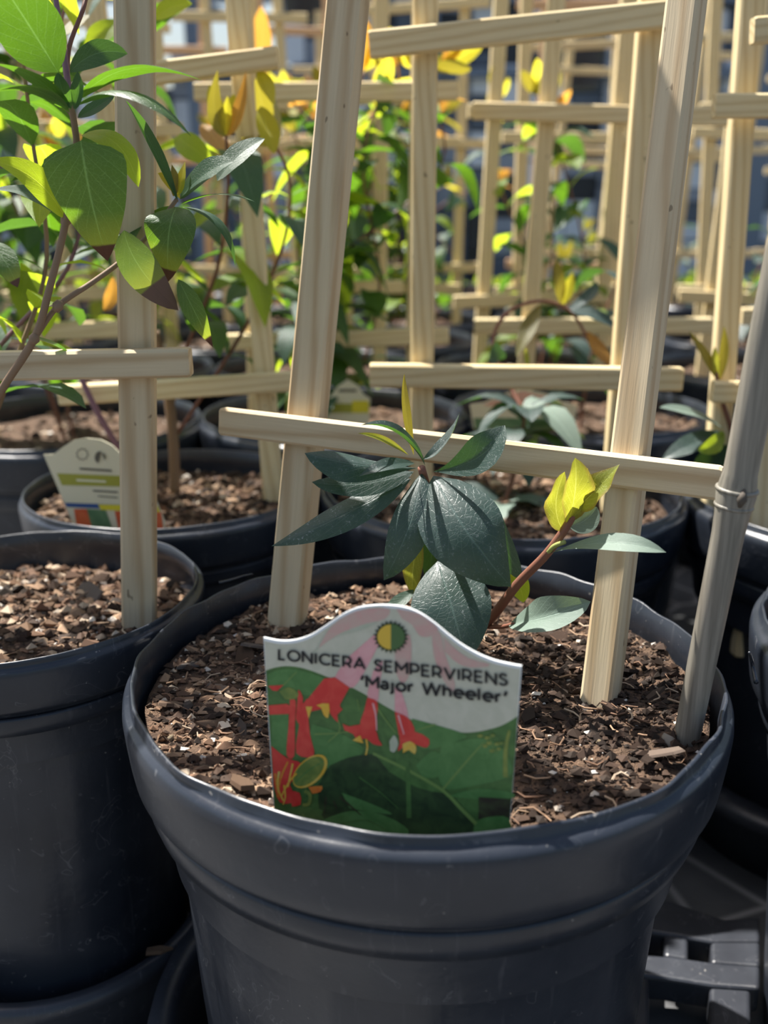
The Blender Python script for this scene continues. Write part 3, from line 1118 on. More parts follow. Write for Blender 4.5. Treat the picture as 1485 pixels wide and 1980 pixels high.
panel_curve = curve2([(90, 415), (140, 399), (200, 392), (270, 400), (350, 425), (450, 466), (550, 511), (650, 566), (750, 624), (850, 674), (950, 711), (1050, 729), (1130, 733), (1210, 722), (1290, 700), (1345, 672), (1381, 648)], 4)
inset = [(82, 262)] + [(a, b + 16) for a, b in top_edge[1:-1]] + [(1396, 402)]
photo = panel_curve + [(1372, 800), (1338, 1225), (1329, 1340), (144, 1296), (136, 1150), (108, 700)]
face = inset + [(1381, 648)] + panel_curve[::-1]
V = lambda *p: list(p)
lay1 = [(face, 0), (photo, 1)]
lay2 = [
    # pale veil over the upper flowers
    (curve2([(330, 330), (420, 190), (560, 108), (700, 92), (660, 170), (560, 215), (450, 240), (370, 290)], 3), 11),
    (curve2([(360, 300), (430, 185), (560, 108), (720, 96), (700, 150), (600, 175), (480, 220), (400, 270)], 3), 4),
    (curve2([(760, 98), (860, 118), (930, 160), (975, 205), (930, 240), (880, 235), (840, 180), (790, 150)], 3), 4),
    (curve2([(940, 215), (985, 225), (1010, 330), (1060, 480), (1040, 520), (985, 430), (950, 330)], 3), 4),
    (curve2([(1000, 240), (1060, 300), (1130, 350), (1240, 385), (1160, 400), (1080, 380), (1010, 320)], 3), 4),
    (curve2([(640, 235), (690, 230), (650, 320), (560, 480), (510, 500), (440, 460), (520, 340)], 3), 10),
    (curve2([(640, 420), (690, 360), (672, 500), (662, 575), (612, 548), (625, 480)], 3), 10),
    (curve2([(750, 300), (830, 230), (830, 420), (790, 480), (760, 430)], 3), 4),
    (curve2([(752, 500), (780, 510), (822, 655), (752, 622)], 3), 10),
    # the printed foliage
    (curve2([(330, 690), (460, 730), (590, 810), (540, 870), (410, 915), (345, 840), (310, 760)], 4), 3),
    (curve2([(120, 640), (200, 620), (205, 740), (195, 850), (120, 800)], 4), 3),
    (curve2([(100, 430), (200, 405), (330, 430), (420, 480), (330, 540), (200, 520), (105, 500)], 4), 3),
    (curve2([(420, 900), (560, 850), (820, 850), (990, 1000), (1150, 1180), (1140, 1290), (560, 1290), (380, 1160), (360, 1000)], 4), 2),
    (curve2([(640, 830), (830, 850), (960, 960), (1010, 1040), (860, 1010), (720, 930)], 4), 1),
    (curve2([(990, 800), (1180, 760), (1290, 800), (1350, 900), (1330, 960), (1180, 1000), (1010, 1020), (970, 920)], 4), 3),
    (curve2([(840, 660), (1100, 735), (1090, 770), (900, 820), (850, 740)], 4), 3),
    (curve2([(860, 900), (940, 830), (1000, 860), (985, 950), (900, 970)], 4), 3),
    (curve2([(1010, 1060), (1180, 1020), (1350, 1040), (1348, 1070), (1190, 1075)], 3), 3),
    (V((1182, 1062), (1348, 1072), (1338, 1200), (1330, 1300), (1180, 1290)), 9),
    (curve2([(1160, 1190), (1230, 1165), (1338, 1172), (1332, 1300), (1150, 1290)], 3), 3),
    (curve2([(380, 1180), (520, 1135), (680, 1150), (820, 1230), (760, 1290), (480, 1290)], 4), 3),
    (curve2([(150, 1130), (260, 1110), (380, 1130), (360, 1200), (440, 1290), (150, 1280)], 4), 1),
    (curve2([(480, 1040), (640, 1100), (740, 1150), (640, 1140), (520, 1120)], 3), 3),
    (curve2([(370, 1050), (440, 1030), (470, 1100), (450, 1130), (400, 1120)], 3), 2),
]
lay3 = [
    (line2([(640, 838), (830, 930), (1000, 1030), (1090, 1120), (1170, 1200)], 14, 20), 8),
    (line2([(1210, 780), (1120, 880), (1000, 1020)], 9, 13), 8),
    (line2([(815, 840), (822, 1000), (825, 1170)], 20, 26), 1),
    (line2([(660, 600), (700, 660), (760, 735)], 8, 6), 8),
    (line2([(860, 720), (960, 690)], 6, 10), 8),
    (line2([(570, 960), (680, 1040), (770, 1120)], 6, 5), 1),
    (line2([(340, 740), (450, 735), (560, 720)], 9, 5), 8),
    (line2([(455, 650), (470, 720), (410, 780)], 9, 6), 8),
    (line2([(560, 560), (572, 620)], 5, 4), 8),
    (line2([(180, 490), (250, 420)], 8, 5), 8),
    (line2([(1340, 720), (1320, 820), (1320, 960)], 14, 26), 7),
    (curve2([(725, 775), (750, 745), (770, 790), (750, 832), (728, 825)], 3), 11),
    (line2([(280, 1150), (340, 1240)], 6, 5), 8),
    (line2([(440, 1210), (600, 1180), (720, 1240)], 6, 5), 1),
    (line2([(400, 1060), (390, 1150)], 12, 4), 9),
    (line2([(440, 1080), (455, 1130)], 12, 4), 9),
    (line2([(470, 1060), (580, 1155)], 16, 4), 9),
    # flowers
    (V((390, 455), (445, 448), (520, 500), (470, 590), (420, 590), (330, 590), (290, 580)), 5),
    (curve2([(445, 462), (512, 498), (470, 590), (485, 612), (458, 640), (462, 680), (425, 640), (400, 580)], 2), 5),
    (curve2([(300, 560), (420, 545), (450, 590), (380, 610), (300, 625), (275, 595)], 3), 5),
    (curve2([(612, 552), (664, 578), (655, 680), (648, 720), (575, 700), (595, 620)], 3), 5),
    (curve2([(485, 685), (520, 700), (575, 690), (650, 712), (668, 765), (688, 798), (640, 790), (605, 762), (560, 770), (540, 740), (495, 720)], 2), 5),
    (curve2([(752, 625), (822, 658), (855, 730), (800, 775), (772, 740)], 3), 5),
    (curve2([(775, 752), (850, 725), (928, 765), (918, 808), (880, 800), (850, 790), (815, 790), (768, 828), (778, 785)], 2), 5),
    (curve2([(215, 560), (245, 570), (240, 700), (238, 850), (198, 848), (208, 700)], 3), 5),
    (curve2([(262, 590), (300, 590), (318, 740), (338, 850), (248, 838), (262, 700)], 3), 5),
    (V((106, 592), (200, 584), (222, 600), (215, 636), (110, 640)), 5),
    (V((104, 492), (182, 488), (150, 518), (126, 516)), 5),
    (curve2([(258, 510), (282, 555), (270, 690), (245, 660)], 2), 5),
    (curve2([(120, 800), (200, 862), (272, 890), (245, 960), (215, 1000), (250, 1080), (165, 1090), (132, 1000)], 3), 5),
    (curve2([(310, 1010), (380, 1005), (370, 1035), (330, 1045)], 2), 12),
    (curve2([(215, 1030), (265, 1040), (270, 1100), (225, 1110)], 2), 5),
    (ell2(318, 930, 108, 62, -0.75), 6),
]
lay4 = [
    (ell2(312, 930, 98, 52, -0.75), 7),
    (line2([(245, 985), (310, 925), (385, 880)], 5, 4), 3),
    (curve2([(160, 520), (210, 498), (260, 530), (240, 560), (190, 560)], 2), 7),
    (V((296, 598), (330, 598), (312, 660)), 6),
    (curve2([(350, 590), (415, 582), (412, 655), (388, 640), (376, 605)], 2), 6),
    (V((535, 770), (575, 745), (592, 786), (560, 778)), 6),
    (line2([(606, 765), (612, 805), (604, 846)], 9, 8), 6),
    (curve2([(792, 790), (830, 775), (862, 800), (855, 842), (825, 820), (795, 836)], 2), 6),
    (line2([(205, 880), (170, 960), (150, 1060)], 10, 8), 12),
    (line2([(230, 890), (215, 960), (205, 1010)], 10, 8), 6),
    (line2([(160, 930), (152, 1010), (182, 1080)], 12, 9), 6),
    (line2([(250, 940), (210, 985), (170, 1060)], 8, 8), 6),
    (line2([(185, 1000), (192, 1060), (180, 1100)], 10, 6), 6),
    (line2([(290, 1030), (318, 1050), (312, 1095), (280, 1100)], 20, 16), 7),
    (line2([(140, 940), (146, 1010), (160, 1070)], 9, 6), 12),
    (line2([(660, 720), (655, 640), (640, 580)], 6, 10), 10),
    (line2([(800, 740), (785, 690), (770, 640)], 6, 10), 10),
    (ell2(1190, 748, 14, 9), 7), (ell2(1225, 758, 13, 9), 7), (ell2(1255, 745, 12, 9), 7), (ell2(1235, 785, 15, 10), 7), (ell2(1275, 790, 14, 9), 7), (ell2(1215, 800, 12, 9), 7),
    (ell2(1300, 785, 13, 8), 7), (ell2(1250, 825, 14, 9), 7), (ell2(1285, 815, 12, 8), 7),
    (line2([(1240, 745), (1255, 800), (1280, 840)], 5, 5), 8),
]
VV, FF, FM = [], [], []
for q, lay in enumerate((lay1, lay2, lay3, lay4)):
    for pi_, (poly, ci) in enumerate(lay):
        b = len(VV)
        VV += [ZP(a, c, 0.00004 + q * 0.00010 + pi_ * 0.000002) for a, c in poly]
        FF.append(tuple(range(b, b + len(poly))))
        FM.append(ci)
part('printed_picture', VV, FF, INK, tagr, fmat=FM, smooth=False)
# sun symbol: half sun, half shade
SYM = [ink('symbol_dark', (0.025, 0.05, 0.02)), ink('symbol_yellow', (0.72, 0.47, 0.055)), ink('symbol_green', (0.075, 0.15, 0.05))]
sx, sy = 733, 240
pl = []
for k in range(22):
    a = 2 * PI * (k + 0.5) / 22
    ca, sa = math.cos(a), math.sin(a)
    pl.append(([(sx + ca * 70 - sa * 10, sy + sa * 66 + ca * 10), (sx + ca * 92, sy + sa * 86), (sx + ca * 70 + sa * 10, sy + sa * 66 - ca * 10)], 0))
pl.append((ell2(sx, sy, 76, 71), 0))
pl2 = [(ell2(sx, sy, 69, 64, 0, 14, PI / 2, PI * 1.5), 1), (ell2(sx, sy, 72, 67, 0, 14, -PI / 2, PI / 2), 2)]
va, fa, ma = flat(pl, 0.00052, None)
vb, fb, mb = flat(pl2, 0.00056, None)
part('sun_symbol', va + vb, fa + [tuple(len(va) + k for k in f) for f in fb], SYM, tagr, fmat=ma + mb, smooth=False)


# lettering: a monoline geometric alphabet, cap height 1
def arc(cx, cy, rx, ry, a0, a1, n=14):
    return [(cx + rx * math.cos(math.radians(a0 + (a1 - a0) * i / n)), cy + ry * math.sin(math.radians(a0 + (a1 - a0) * i / n))) for i in range(n + 1)]


S_ = [(.55, .82), (.47, .93), (.32, 1.0), (.16, .96), (.07, .84), (.07, .70), (.17, .59), (.33, .52), (.50, .44), (.58, .32), (.57, .16), (.47, .05), (.31, 0), (.14, .04), (.03, .15)]
GL = {
    'L': (.60, [[(.05, 1), (.05, 0), (.55, 0)]]),
    'O': (1.08, [arc(.54, .5, .49, .5, 0, 360, 28)]),
    'N': (.88, [[(.05, 0), (.05, 1), (.80, 0), (.80, 1)]]),
    'I': (.20, [[(.08, 0), (.08, 1)]]),
    'C': (.92, [arc(.54, .5, .49, .5, 42, 318, 22)]),
    'E': (.68, [[(.60, 1), (.05, 1), (.05, 0), (.62, 0)], [(.05, .51), (.55, .51)]]),
    'R': (.76, [[(.05, 0), (.05, 1), (.36, 1)] + arc(.38, .67, .27, .33, 90, -90, 10) + [(.05, .34)], [(.38, .34), (.66, 0)]]),
    'A': (.92, [[(.02, 0), (.45, 1), (.88, 0)], [(.17, .30), (.73, .30)]]),
    'S': (.66, [S_]),
    'M': (1.02, [[(.05, 0), (.05, 1), (.50, .36), (.95, 1), (.95, 0)]]),
    'P': (.74, [[(.05, 0), (.05, 1), (.36, 1)] + arc(.38, .66, .28, .34, 90, -90, 10) + [(.05, .32)]]),
    'V': (.88, [[(.02, 1), (.43, 0), (.84, 1)]]),
    'W': (1.36, [[(.02, 1), (.34, 0), (.67, 1), (1.0, 0), (1.32, 1)]]),
    'a': (.66, [[(.08, .62)] + arc(.30, .46, .22, .25, 130, 0, 8) + [(.52, 0)], arc(.29, .18, .23, .18, 60, 360 + 30, 18)]),
    'j': (.26, [[(.12, .70), (.12, -.16)] + arc(-.04, -.16, .16, .16, 0, -100, 6), [(.12, .93), (.12, .96)]]),
    'o': (.76, [arc(.38, .35, .32, .35, 0, 360, 24)]),
    'r': (.46, [[(.08, .70), (.08, 0)], [(.08, .36)] + arc(.34, .40, .26, .29, 180, 90, 6) + [(.40, .70)]]),
    'h': (.70, [[(.08, 1.02), (.08, 0)], [(.08, .34)] + arc(.33, .40, .25, .30, 170, 0, 8) + [(.58, 0)]]),
    'e': (.74, [[(.06, .36), (.68, .36)] + arc(.37, .35, .32, .35, 0, 310, 20)]),
    'l': (.24, [[(.08, 1.02), (.08, 0)]]),
    'q': (.26, [[(.07, .62), (.07, .80), (.20, 1.06)]]),
    'p': (.26, [[(.18, 1.04), (.18, .86), (.05, .62)]]),
    ' ': (.40, []),
}


def text_polys(txt, p_left, p_right, h_left, h_right, wt, track=0.10):
    """lay txt on the tag between two base points of the crop; heights in crop px at either end."""
    tot = sum(GL[c][0] + track for c in txt) - track
    polys = []
    (x0, y0), (x1, y1) = p_left, p_right
    # the cap height fixes the scale; the run is stretched to its measured length

    def mp(x_, y_):
        s = x_ / tot
        # perspective-true spacing: the right end is nearer and so larger
        k = h_right / h_left
        s = s * 2 / (1 + k) * (1 + (k - 1) * s / 2)
        h = h_left + (h_right - h_left) * s
        return (x0 + (x1 - x0) * s + 0.035 * y_ * h * 0, y0 + (y1 - y0) * s - y_ * h)
    xx = 0.0
    for c in txt:
        w_, strokes = GL[c]
        for st in strokes:
            P = [(xx + a, b) for a, b in st]
            closed = len(P) > 10 and math.hypot(P[0][0] - P[-1][0], P[0][1] - P[-1][1]) < 1e-6
            for i in range(len(P) - 1):
                (a, b), (c2, d) = P[i], P[i + 1]
                L = math.hypot(c2 - a, d - b)
                if L < 1e-6:
                    continue
                tx, ty = (c2 - a) / L, (d - b) / L
                nx, ny = -ty * wt / 2, tx * wt / 2
                e0 = wt * 0.5 if (i > 0 and not closed) else 0.0
                e1 = wt * 0.5 if (i < len(P) - 2 and not closed) else 0.0
                # only extend at sharp corners
                if 0 < i:
                    q = P[i - 1]
                    l2 = math.hypot(a - q[0], b - q[1]) or 1
                    if ((a - q[0]) * tx + (b - q[1]) * ty) / l2 > 0.7:
                        e0 = wt * 0.1
                if i < len(P) - 2:
                    q = P[i + 2]
                    l2 = math.hypot(q[0] - c2, q[1] - d) or 1
                    dt = ((q[0] - c2) * tx + (q[1] - d) * ty) / l2
                    if dt > 0.7:
                        e1 = wt * 0.1
                    elif dt < -0.2:
                        e1 = 0.0
                a_, b_ = a - tx * e0, b - ty * e0
                c_, d_ = c2 + tx * e1, d + ty * e1
                polys.append(([mp(a_ + nx, b_ + ny), mp(c_ + nx, d_ + ny), mp(c_ - nx, d_ - ny), mp(a_ - nx, b_ - ny)], 0))
        xx += w_ + track
    return polys


LETTER = ink('letter_ink', (0.018, 0.018, 0.020))
tp = text_polys('LONICERA SEMPERVIRENS', (157, 354), (1332, 489), 50, 56, 0.205, 0.17)
v1, f1, m1 = flat(tp, 0.00054, None)
o = part('lettering', v1, f1, LETTER, tagr, smooth=False)
tp = text_polys('qMajor Wheelerp', (580, 493), (1328, 580), 52, 58, 0.22, 0.13)
v1, f1, m1 = flat(tp, 0.00054, None)
o = part('lettering', v1, f1, LETTER, tagr, smooth=False)

# ================================================================== PLANT IN THE FRONT POT
H = thing('honeysuckle_plant', 'dark blue-green honeysuckle in the front pot with a reddish side shoot', 'plant', at(880, 1225, 0.405))
wy = 0.378
pstem(H, [(880, 1235, 0.405), (862, 1120, 0.405), (840, 1000, 0.395), (815, 905, wy)], 0.0024, 0.0017, STEM_RED, 'stem')
F = (0, -0.85, 0.52)
pleaf(H, (800, 880, .384), (784, 790, .386), (782, 722, .390), 20, LEAF_OLIVE, (0.5, -0.85, 0.1), 'lance', fold=0.3)
pleaf(H, (822, 900, wy), (768, 838, .368), (698, 822, .36), 44, LEAF_HERO, (0.45, -0.25, 0.85), 'lance', fold=0.5, roll=-0.6)
pleaf(H, (790, 880, wy), (740, 850, .368), (692, 838, .362), 17, LEAF_LIME, (0.2, -0.7, 0.7), 'lance', fold=0.3)
pleaf(H, (818, 888, .382), (862, 858, .384), (888, 800, .39), 34, LEAF_HERO, (-0.7, -0.5, 0.5), 'lance', fold=0.55, roll=0.5)
pleaf(H, (838, 912, wy), (925, 884, .362), (976, 822, .362), 78, LEAF_HERO, (-0.35, -0.88, 0.3), 'spat', fold=0.35, roll=0.45)
pleaf(H, (806, 905, wy), (690, 898, .366), (589, 876, .362), 76, LEAF_HERO, (0.1, -0.62, 0.78), 'spat', fold=-0.25, cup=-0.15)
pleaf(H, (800, 912, wy), (700, 935, .37), (603, 932, .366), 54, LEAF_HERO, (0.0, -0.7, 0.7), 'oval', fold=-0.15)
pleaf(H, (802, 896, wy - .004), (748, 900, .362), (694, 921, .358), 32, LEAF_HERO, (0.2, -0.5, 0.85), 'lance', fold=0.25)
pleaf(H, (795, 925, wy), (655, 1000, .368), (525, 1056, .372), 66, LEAF_HERO, (0.15, -0.7, 0.72), 'lance', fold=-0.2, cup=-0.1)
pleaf(H, (815, 915, wy), (790, 1020, .362), (742, 1122, .362), 84, LEAF_HERO, (-0.25, -0.9, 0.3), 'oval', fold=-0.15, cup=-0.1)
pleaf(H, (838, 920, wy - .002), (908, 1035, .352), (988, 1134, .352), 168, LEAF_HERO, (-0.12, -0.8, 0.55), 'ovate', fold=-0.12, cup=-0.15)
pleaf(H, (862, 925, .385), (940, 1010, .382), (1012, 1122, .39), 95, LEAF_HERO, (0.5, -0.7, 0.5), 'oval', fold=-0.1)
pleaf(H, (846, 1085, .380), (872, 1170, .362), (902, 1280, .352), 160, LEAF_HERO, (-0.05, -0.93, 0.35), 'oval', fold=-0.08, cup=-0.08)
pleaf(H, (815, 1020, .395), (800, 1090, .40), (798, 1150, .404), 52, LEAF_LIME, (-0.6, -0.75, 0.1), 'oval', fold=0.2)
pleaf(H, (845, 1000, .40), (835, 1070, .405), (830, 1130, .408), 46, LEAF_DARK, (-0.6, -0.75, 0.1), 'oval')
pleaf(H, (800, 1140, .395), (770, 1165, .39), (738, 1184, .39), 30, LEAF_DARK, (0, -0.5, 0.85), 'oval')
pleaf(H, (975, 1100, .39), (1002, 1130, .39), (1012, 1165, .39), 42, LEAF_BRIGHT, (0.2, -0.9, 0.2), 'oval')
pleaf(H, (925, 1180, .39), (940, 1172, .385), (948, 1160, .383), 12, LEAF_GREY, (0, -0.9, 0.3), 'oval')
sh = [(905, 1235, .400), (950, 1195, .385), (1000, 1130, .372), (1058, 1070, .362), (1100, 1010, .358), (1122, 965, .357)]
pstem(H, sh, 0.0023, 0.0015, STEM_RED, 'shoot')
pleaf(H, (1058, 1072, .362), (1170, 1050, .340), (1288, 1068, .330), 46, LEAF_GREY, (0.05, -0.55, 0.83), 'spat', fold=0.22, roll=-0.3)
pstem(H, [(1056, 1072, .362), (1072, 1056, .358), (1092, 1048, .354)], 0.0011, 0.0009, STEM_GREEN, 'leaf_stalk', 6)
pleaf(H, (1098, 1012, .358), (1112, 950, .352), (1112, 885, .352), 72, LEAF_LIME, (0.35, -0.9, 0.2), 'oval', fold=0.35, wav=0.16)
pleaf(H, (1112, 985, .358), (1152, 948, .352), (1198, 898, .35), 62, LEAF_LIME, (-0.5, -0.75, 0.4), 'lance', fold=0.35, wav=0.16, roll=0.6)
pleaf(H, (1088, 1025, .36), (1075, 975, .358), (1092, 912, .36), 62, LEAF_LIME, (0.5, -0.85, 0.1), 'oval', fold=0.2, wav=0.14)
pleaf(H, (1100, 1018, .362), (1132, 1005, .362), (1154, 980, .362), 52, LEAF_GREY, (-0.2, -0.9, 0.3), 'oval')
pleaf(H, (1125, 960, .356), (1132, 935, .355), (1136, 905, .355), 18, LEAF_YELLOW, (0, -0.9, 0.2), 'lance')
pstem(H, [(945, 1212, .39), (970, 1212, .375), (995, 1206, .365)], 0.0012, 0.0008, STEM_RED, 'leaf_stalk', 6)
pleaf(H, (985, 1208, .368), (1058, 1192, .350), (1142, 1163, .345), 78, LEAF_GREY, (-0.25, -0.6, 0.75), 'oval', fold=0.4, roll=-0.7)

# ================================================================== NEIGHBOURING POTS
B = (0.080, 0.630)
D = (-0.180, 0.440)
Cc = (-0.144, 0.624)
E_ = (0.322, 0.595)
Fp = (0.290, 0.372)
lowpot = pot_meshes(0.12, POT_H, 96, 21, 0.0011)
pot('black nursery pot right behind the front pot, low dark plant in it', *B, meshes=lowpot)
pot('black nursery pot at the left edge beside the front pot', *D, meshes=pot_meshes(0.086, POT_H, 96, 31, 0.0008))
pot('smaller black nursery pot with the cream tag, behind the left pot', *Cc, meshes=pot_meshes(0.096, POT_H, 96, 41, 0.0006))
pot('black nursery pot at the right edge behind the bamboo cane', *E_, meshes=pot_meshes(0.12, POT_H, 80, 51, 0.0009))
pot('black nursery pot with wavy rim and upright plastic sliver at the right edge', *Fp, meshes=pot_meshes(0.12, POT_H, 128, 61, 0.0018))

fpot = [o for o in COL.objects if o.get('label', '').startswith('black nursery pot with wavy')][0]
bp = smooth_path([atz(1462, 1320, RIM + .001), atz(1456, 1290, RIM + .004), atz(1452, 1270, RIM + .010), atz(1449, 1262, RIM + .019)], 5)
vs, fs = tube(bp, [0.0010 - 0.00003 * i for i in range(len(bp))], 6)
part('plastic_burr', vs, fs, POT, fpot)
crm = crumbs_mesh(0.1135, 2600, 0.004, 13, 0.0010, 0.0040, 60)
sbm = soil_mesh(0.1135, 18, 60, 0.004, 13)
NEARS = [sbm, crm]
soil('dark potting mix around the low plant behind the front pot', *B, 0.1135, RIM - 0.02, 13, chips=60, chipr=(0.004, 0.010), meshes=NEARS)
soil('clumpy sunlit potting mix in the left edge pot', *D, 0.0805, RIM - 0.019, 14, crumbs=3000, cs=(0.001, 0.0042), chips=110, chipr=(0.004, 0.010), fibres=80, nr=24, na=80)
soil('dry potting mix beneath the cream tag', *Cc, 0.0905, RIM - 0.017, 15, crumbs=2000, cs=(0.001, 0.004), chips=60, chipr=(0.004, 0.009))
soil('potting mix in the right edge pot behind the cane', *E_, 0.1135, RIM - 0.02, 13, chips=50, chipr=(0.004, 0.010), meshes=NEARS)
soil('potting mix in the wavy rimmed pot nearest the right edge', *Fp, 0.1135, RIM - 0.02, 13, chips=50, chipr=(0.003, 0.009), meshes=NEARS)


def rails(root_label, loc, L0, L1, R0, R1, bars, w=0.0155, t=0.011, bw=0.0145, bt=0.007, face=(0, -1, 0), ext=(0.05, 0.04), bend=0.05, mat=None, top=0.10, twist=0.0, group=None):
    """stakes pass through two photographed points each; bars = list of (left point, right point)."""
    L0, L1, R0, R1 = map(Vector, (L0, L1, R0, R1))
    dl, dr = (L1 - L0).normalized(), (R1 - R0).normalized()
    return trellis(root_label, loc, [(L0 - dl * bend, L1 + dl * top), (R0 - dr * bend, R1 + dr * top)], bars, w, t, face, bw, bt, mat=mat, twist=twist, group=group)


# trellis of the pot behind the front one
yb = 0.628
rails('straight pine trellis in the pot right behind the front pot', (B[0], B[1], RIM - 0.02),
      at(815, 835, yb), at(823, 0, yb + 0.01), at(1190, 900, yb), at(1257, 40, yb + 0.01),
      [(at(715, 725, yb - .011), at(1318, 733, yb - .011)), (at(714, 87, yb - .003), at(1345, 22, yb - .003)), (at(714, 87, yb - .003) + Vector((0, 0, .17)), at(1345, 22, yb - .003) + Vector((0, 0, .17)))],
      0.0150, 0.0115, 0.0150, 0.0085, bend=0.08, top=0.18, mat=FARWOOD)
# trellis of the left edge pot
yd = 0.44
rails('pine trellis whose right stake stands in the left edge pot', (D[0], D[1], RIM - 0.019),
      at(-95, 1195, yd), at(-150, 0, yd + .02), at(270, 1198, 0.430), at(261, 0, 0.436),
      [(at(-260, 712, .424), at(369, 700, .424)), (at(-260, 712, .424) + Vector((0, .004, .2)), at(369, 700, .424) + Vector((0, .004, .2)))],
      0.0158, 0.0120, 0.0125, 0.0095, bend=0.045, twist=0.1, top=0.16)
# trellis of the small pot with the cream tag
yc = 0.640
rails('pine trellis in the smaller pot behind the left one, top bar sloping up', (Cc[0], Cc[1], RIM - 0.017),
      at(282, 1000, yc), at(262, 0, yc), at(530, 975, yc - .005), at(458, 0, yc + .02),
      [(at(115, 764, yc - .012), at(572, 737, yc - .012)), (at(250, 148, yc - .003), at(537, 112, yc - .003))],
      0.0135, 0.0105, 0.0128, 0.009, bend=0.035, top=0.12, mat=FARWOOD)
# trellis of the right edge pot
ye = 0.600
rails('pine trellis in the right edge pot, one sunlit stake edge', (E_[0], E_[1], RIM - 0.02),
      at(1395, 760, ye + .01), at(1450, 0, ye + .03), at(1462, 1000, ye - .03), at(1530, 300, ye),
      [(at(1376, 757, ye - .006), at(1700, 765, ye - .006)), (at(1380, 205, ye + .004), at(1700, 205, ye + .004)), (at(1454, 60, ye - .03), at(1700, 40, ye - .03))],
      0.0135, 0.0115, 0.0135, 0.0085, bend=0.09, top=0.15, mat=FARWOOD)

# cream tag
def cream_tag(label, o, yaw, outline_px, bands, group=None):
    ex = Vector((math.cos(yaw), -math.sin(yaw), 0))
    nn = Vector((-math.sin(yaw), -math.cos(yaw), 0.08)).normalized()
    root = thing('plant_tag', label, 'tag', o, group)
    f_ = [on_plane(u, v, o, nn) for u, v in outline_px]
    b_ = [p - nn * 0.0008 for p in f_]
    n = len(f_)
    part('card', f_ + b_, [tuple(range(n - 1, -1, -1)), tuple(range(n, 2 * n))] + [(i, (i + 1) % n, n + (i + 1) % n, n + i) for i in range(n)], CREAM, root, smooth=False)
    vs, fs, fm = [], [], []
    for poly, ci in bands:
        b = len(vs)
        vs += [on_plane(u, v, o, nn) + nn * (0.0002 + 0.00003 * (len(fm) % 40)) for u, v in poly]
        fs.append(tuple(range(b, b + len(poly))))
        fm.append(ci)
    part('printed_bands', vs, fs, TAGINK, root, fmat=fm, smooth=False)
    return root


CREAM = plain('tag_cream', (0.66, 0.62, 0.46), 0.45)
TAGINK = [ink('band_olive', (0.33, 0.33, 0.04)), ink('band_dark', (0.10, 0.09, 0.07)), ink('band_red', (0.55, 0.08, 0.03), (0.62, 0.14, 0.05), 60), ink('band_green', (0.08, 0.17, 0.08), (0.14, 0.24, 0.12), 60), ink('band_yellow', (0.68, 0.58, 0.03)), ink('band_blue', (0.03, 0.08, 0.25)), ink('band_pale', (0.72, 0.70, 0.50)), ink('band_pink', (0.66, 0.38, 0.30))]
ol = [(84, 879), (104, 878), (122, 864), (142, 851), (168, 847), (195, 850), (218, 862), (240, 885), (270, 892), (318, 1008), (318, 1035), (152, 1035), (140, 1010)]
bands = [
    ([(110, 915), (282, 922), (290, 942), (120, 938)], 0),
    ([(124, 972), (305, 978), (310, 989), (130, 980)], 5), ([(190, 975), (305, 978), (310, 990), (196, 986)], 4),
    ([(143, 984), (168, 984), (182, 1034), (152, 1034)], 2), ([(168, 984), (205, 986), (222, 1034), (182, 1034)], 3), ([(222, 988), (238, 988), (246, 1034), (232, 1034)], 2),
    ([(300, 990), (312, 990), (318, 1034), (304, 1034)], 2),
    ([(154, 904), (216, 908), (217, 912), (155, 908)], 1), ([(148, 926), (205, 929), (206, 933), (149, 930)], 6),
    ([(180, 947), (228, 950), (228, 953), (181, 950)], 1), ([(190, 958), (228, 961), (228, 963), (190, 960)], 1),
]
for k in range(10):        # the two round light symbols
    a = 2 * PI * k / 10
    a2 = 2 * PI * (k + 0.55) / 10
    bands.append(([(160 + 12 * math.cos(a), 878 + 12 * math.sin(a)), (160 + 12 * math.cos(a2), 878 + 12 * math.sin(a2)), (160 + 9 * math.cos(a2), 878 + 9 * math.sin(a2)), (160 + 9 * math.cos(a), 878 + 9 * math.sin(a))], 1))
bands.append(([(194 + 10 * math.cos(2 * PI * k / 10), 884 + 12 * math.sin(2 * PI * k / 10)) for k in range(3, 9)][::1], 1))
bands.append(([(194 + 12 * math.cos(2 * PI * k / 10), 884 + 10 * math.sin(2 * PI * k / 10)) for k in range(-2, 2)], 1))
cream_tag('cream plant tag with olive band and red pictures behind the left stake', at(200, 1015, 0.562), math.radians(14), ol, bands)


def small_tag(label, u, v, y, w, h, pink=False, group=None):
    o2 = [(u - w / 2, v - h * .62), (u - w * .36, v - h * .66), (u - w * .22, v - h * .86), (u, v - h), (u + w * .22, v - h * .88), (u + w * .36, v - h * .68), (u + w / 2, v - h * .6), (u + w * .46, v), (u - w * .46, v)]
    if pink:
        bd_ = [([(u - w * .38, v - h * .6), (u - w * .2, v - h * .82), (u, v - h * .95), (u + w * .2, v - h * .82), (u + w * .38, v - h * .6), (u + w * .1, v - h * .62), (u - w * .1, v - h * .5)], 7),
               ([(u - w * .46, v - h * .28), (u + w * .46, v - h * .28), (u + w * .45, v), (u - w * .45, v)], 3)]
    else:
        bd_ = [([(u - w * .48, v - h * .5), (u + w * .48, v - h * .5), (u + w * .47, v - h * .3), (u - w * .47, v - h * .3)], 0), ([(u + w * .1, v - h * .56), (u + w * .46, v - h * .56), (u + w * .46, v - h * .3), (u + w * .1, v - h * .3)], 4),
               ([(u - w * .2, v - h * .8), (u + w * .2, v - h * .8), (u + w * .2, v - h * .74), (u - w * .2, v - h * .74)], 1)]
    return cream_tag(label, at(u, v, y), 0.1, o2, bd_, group)


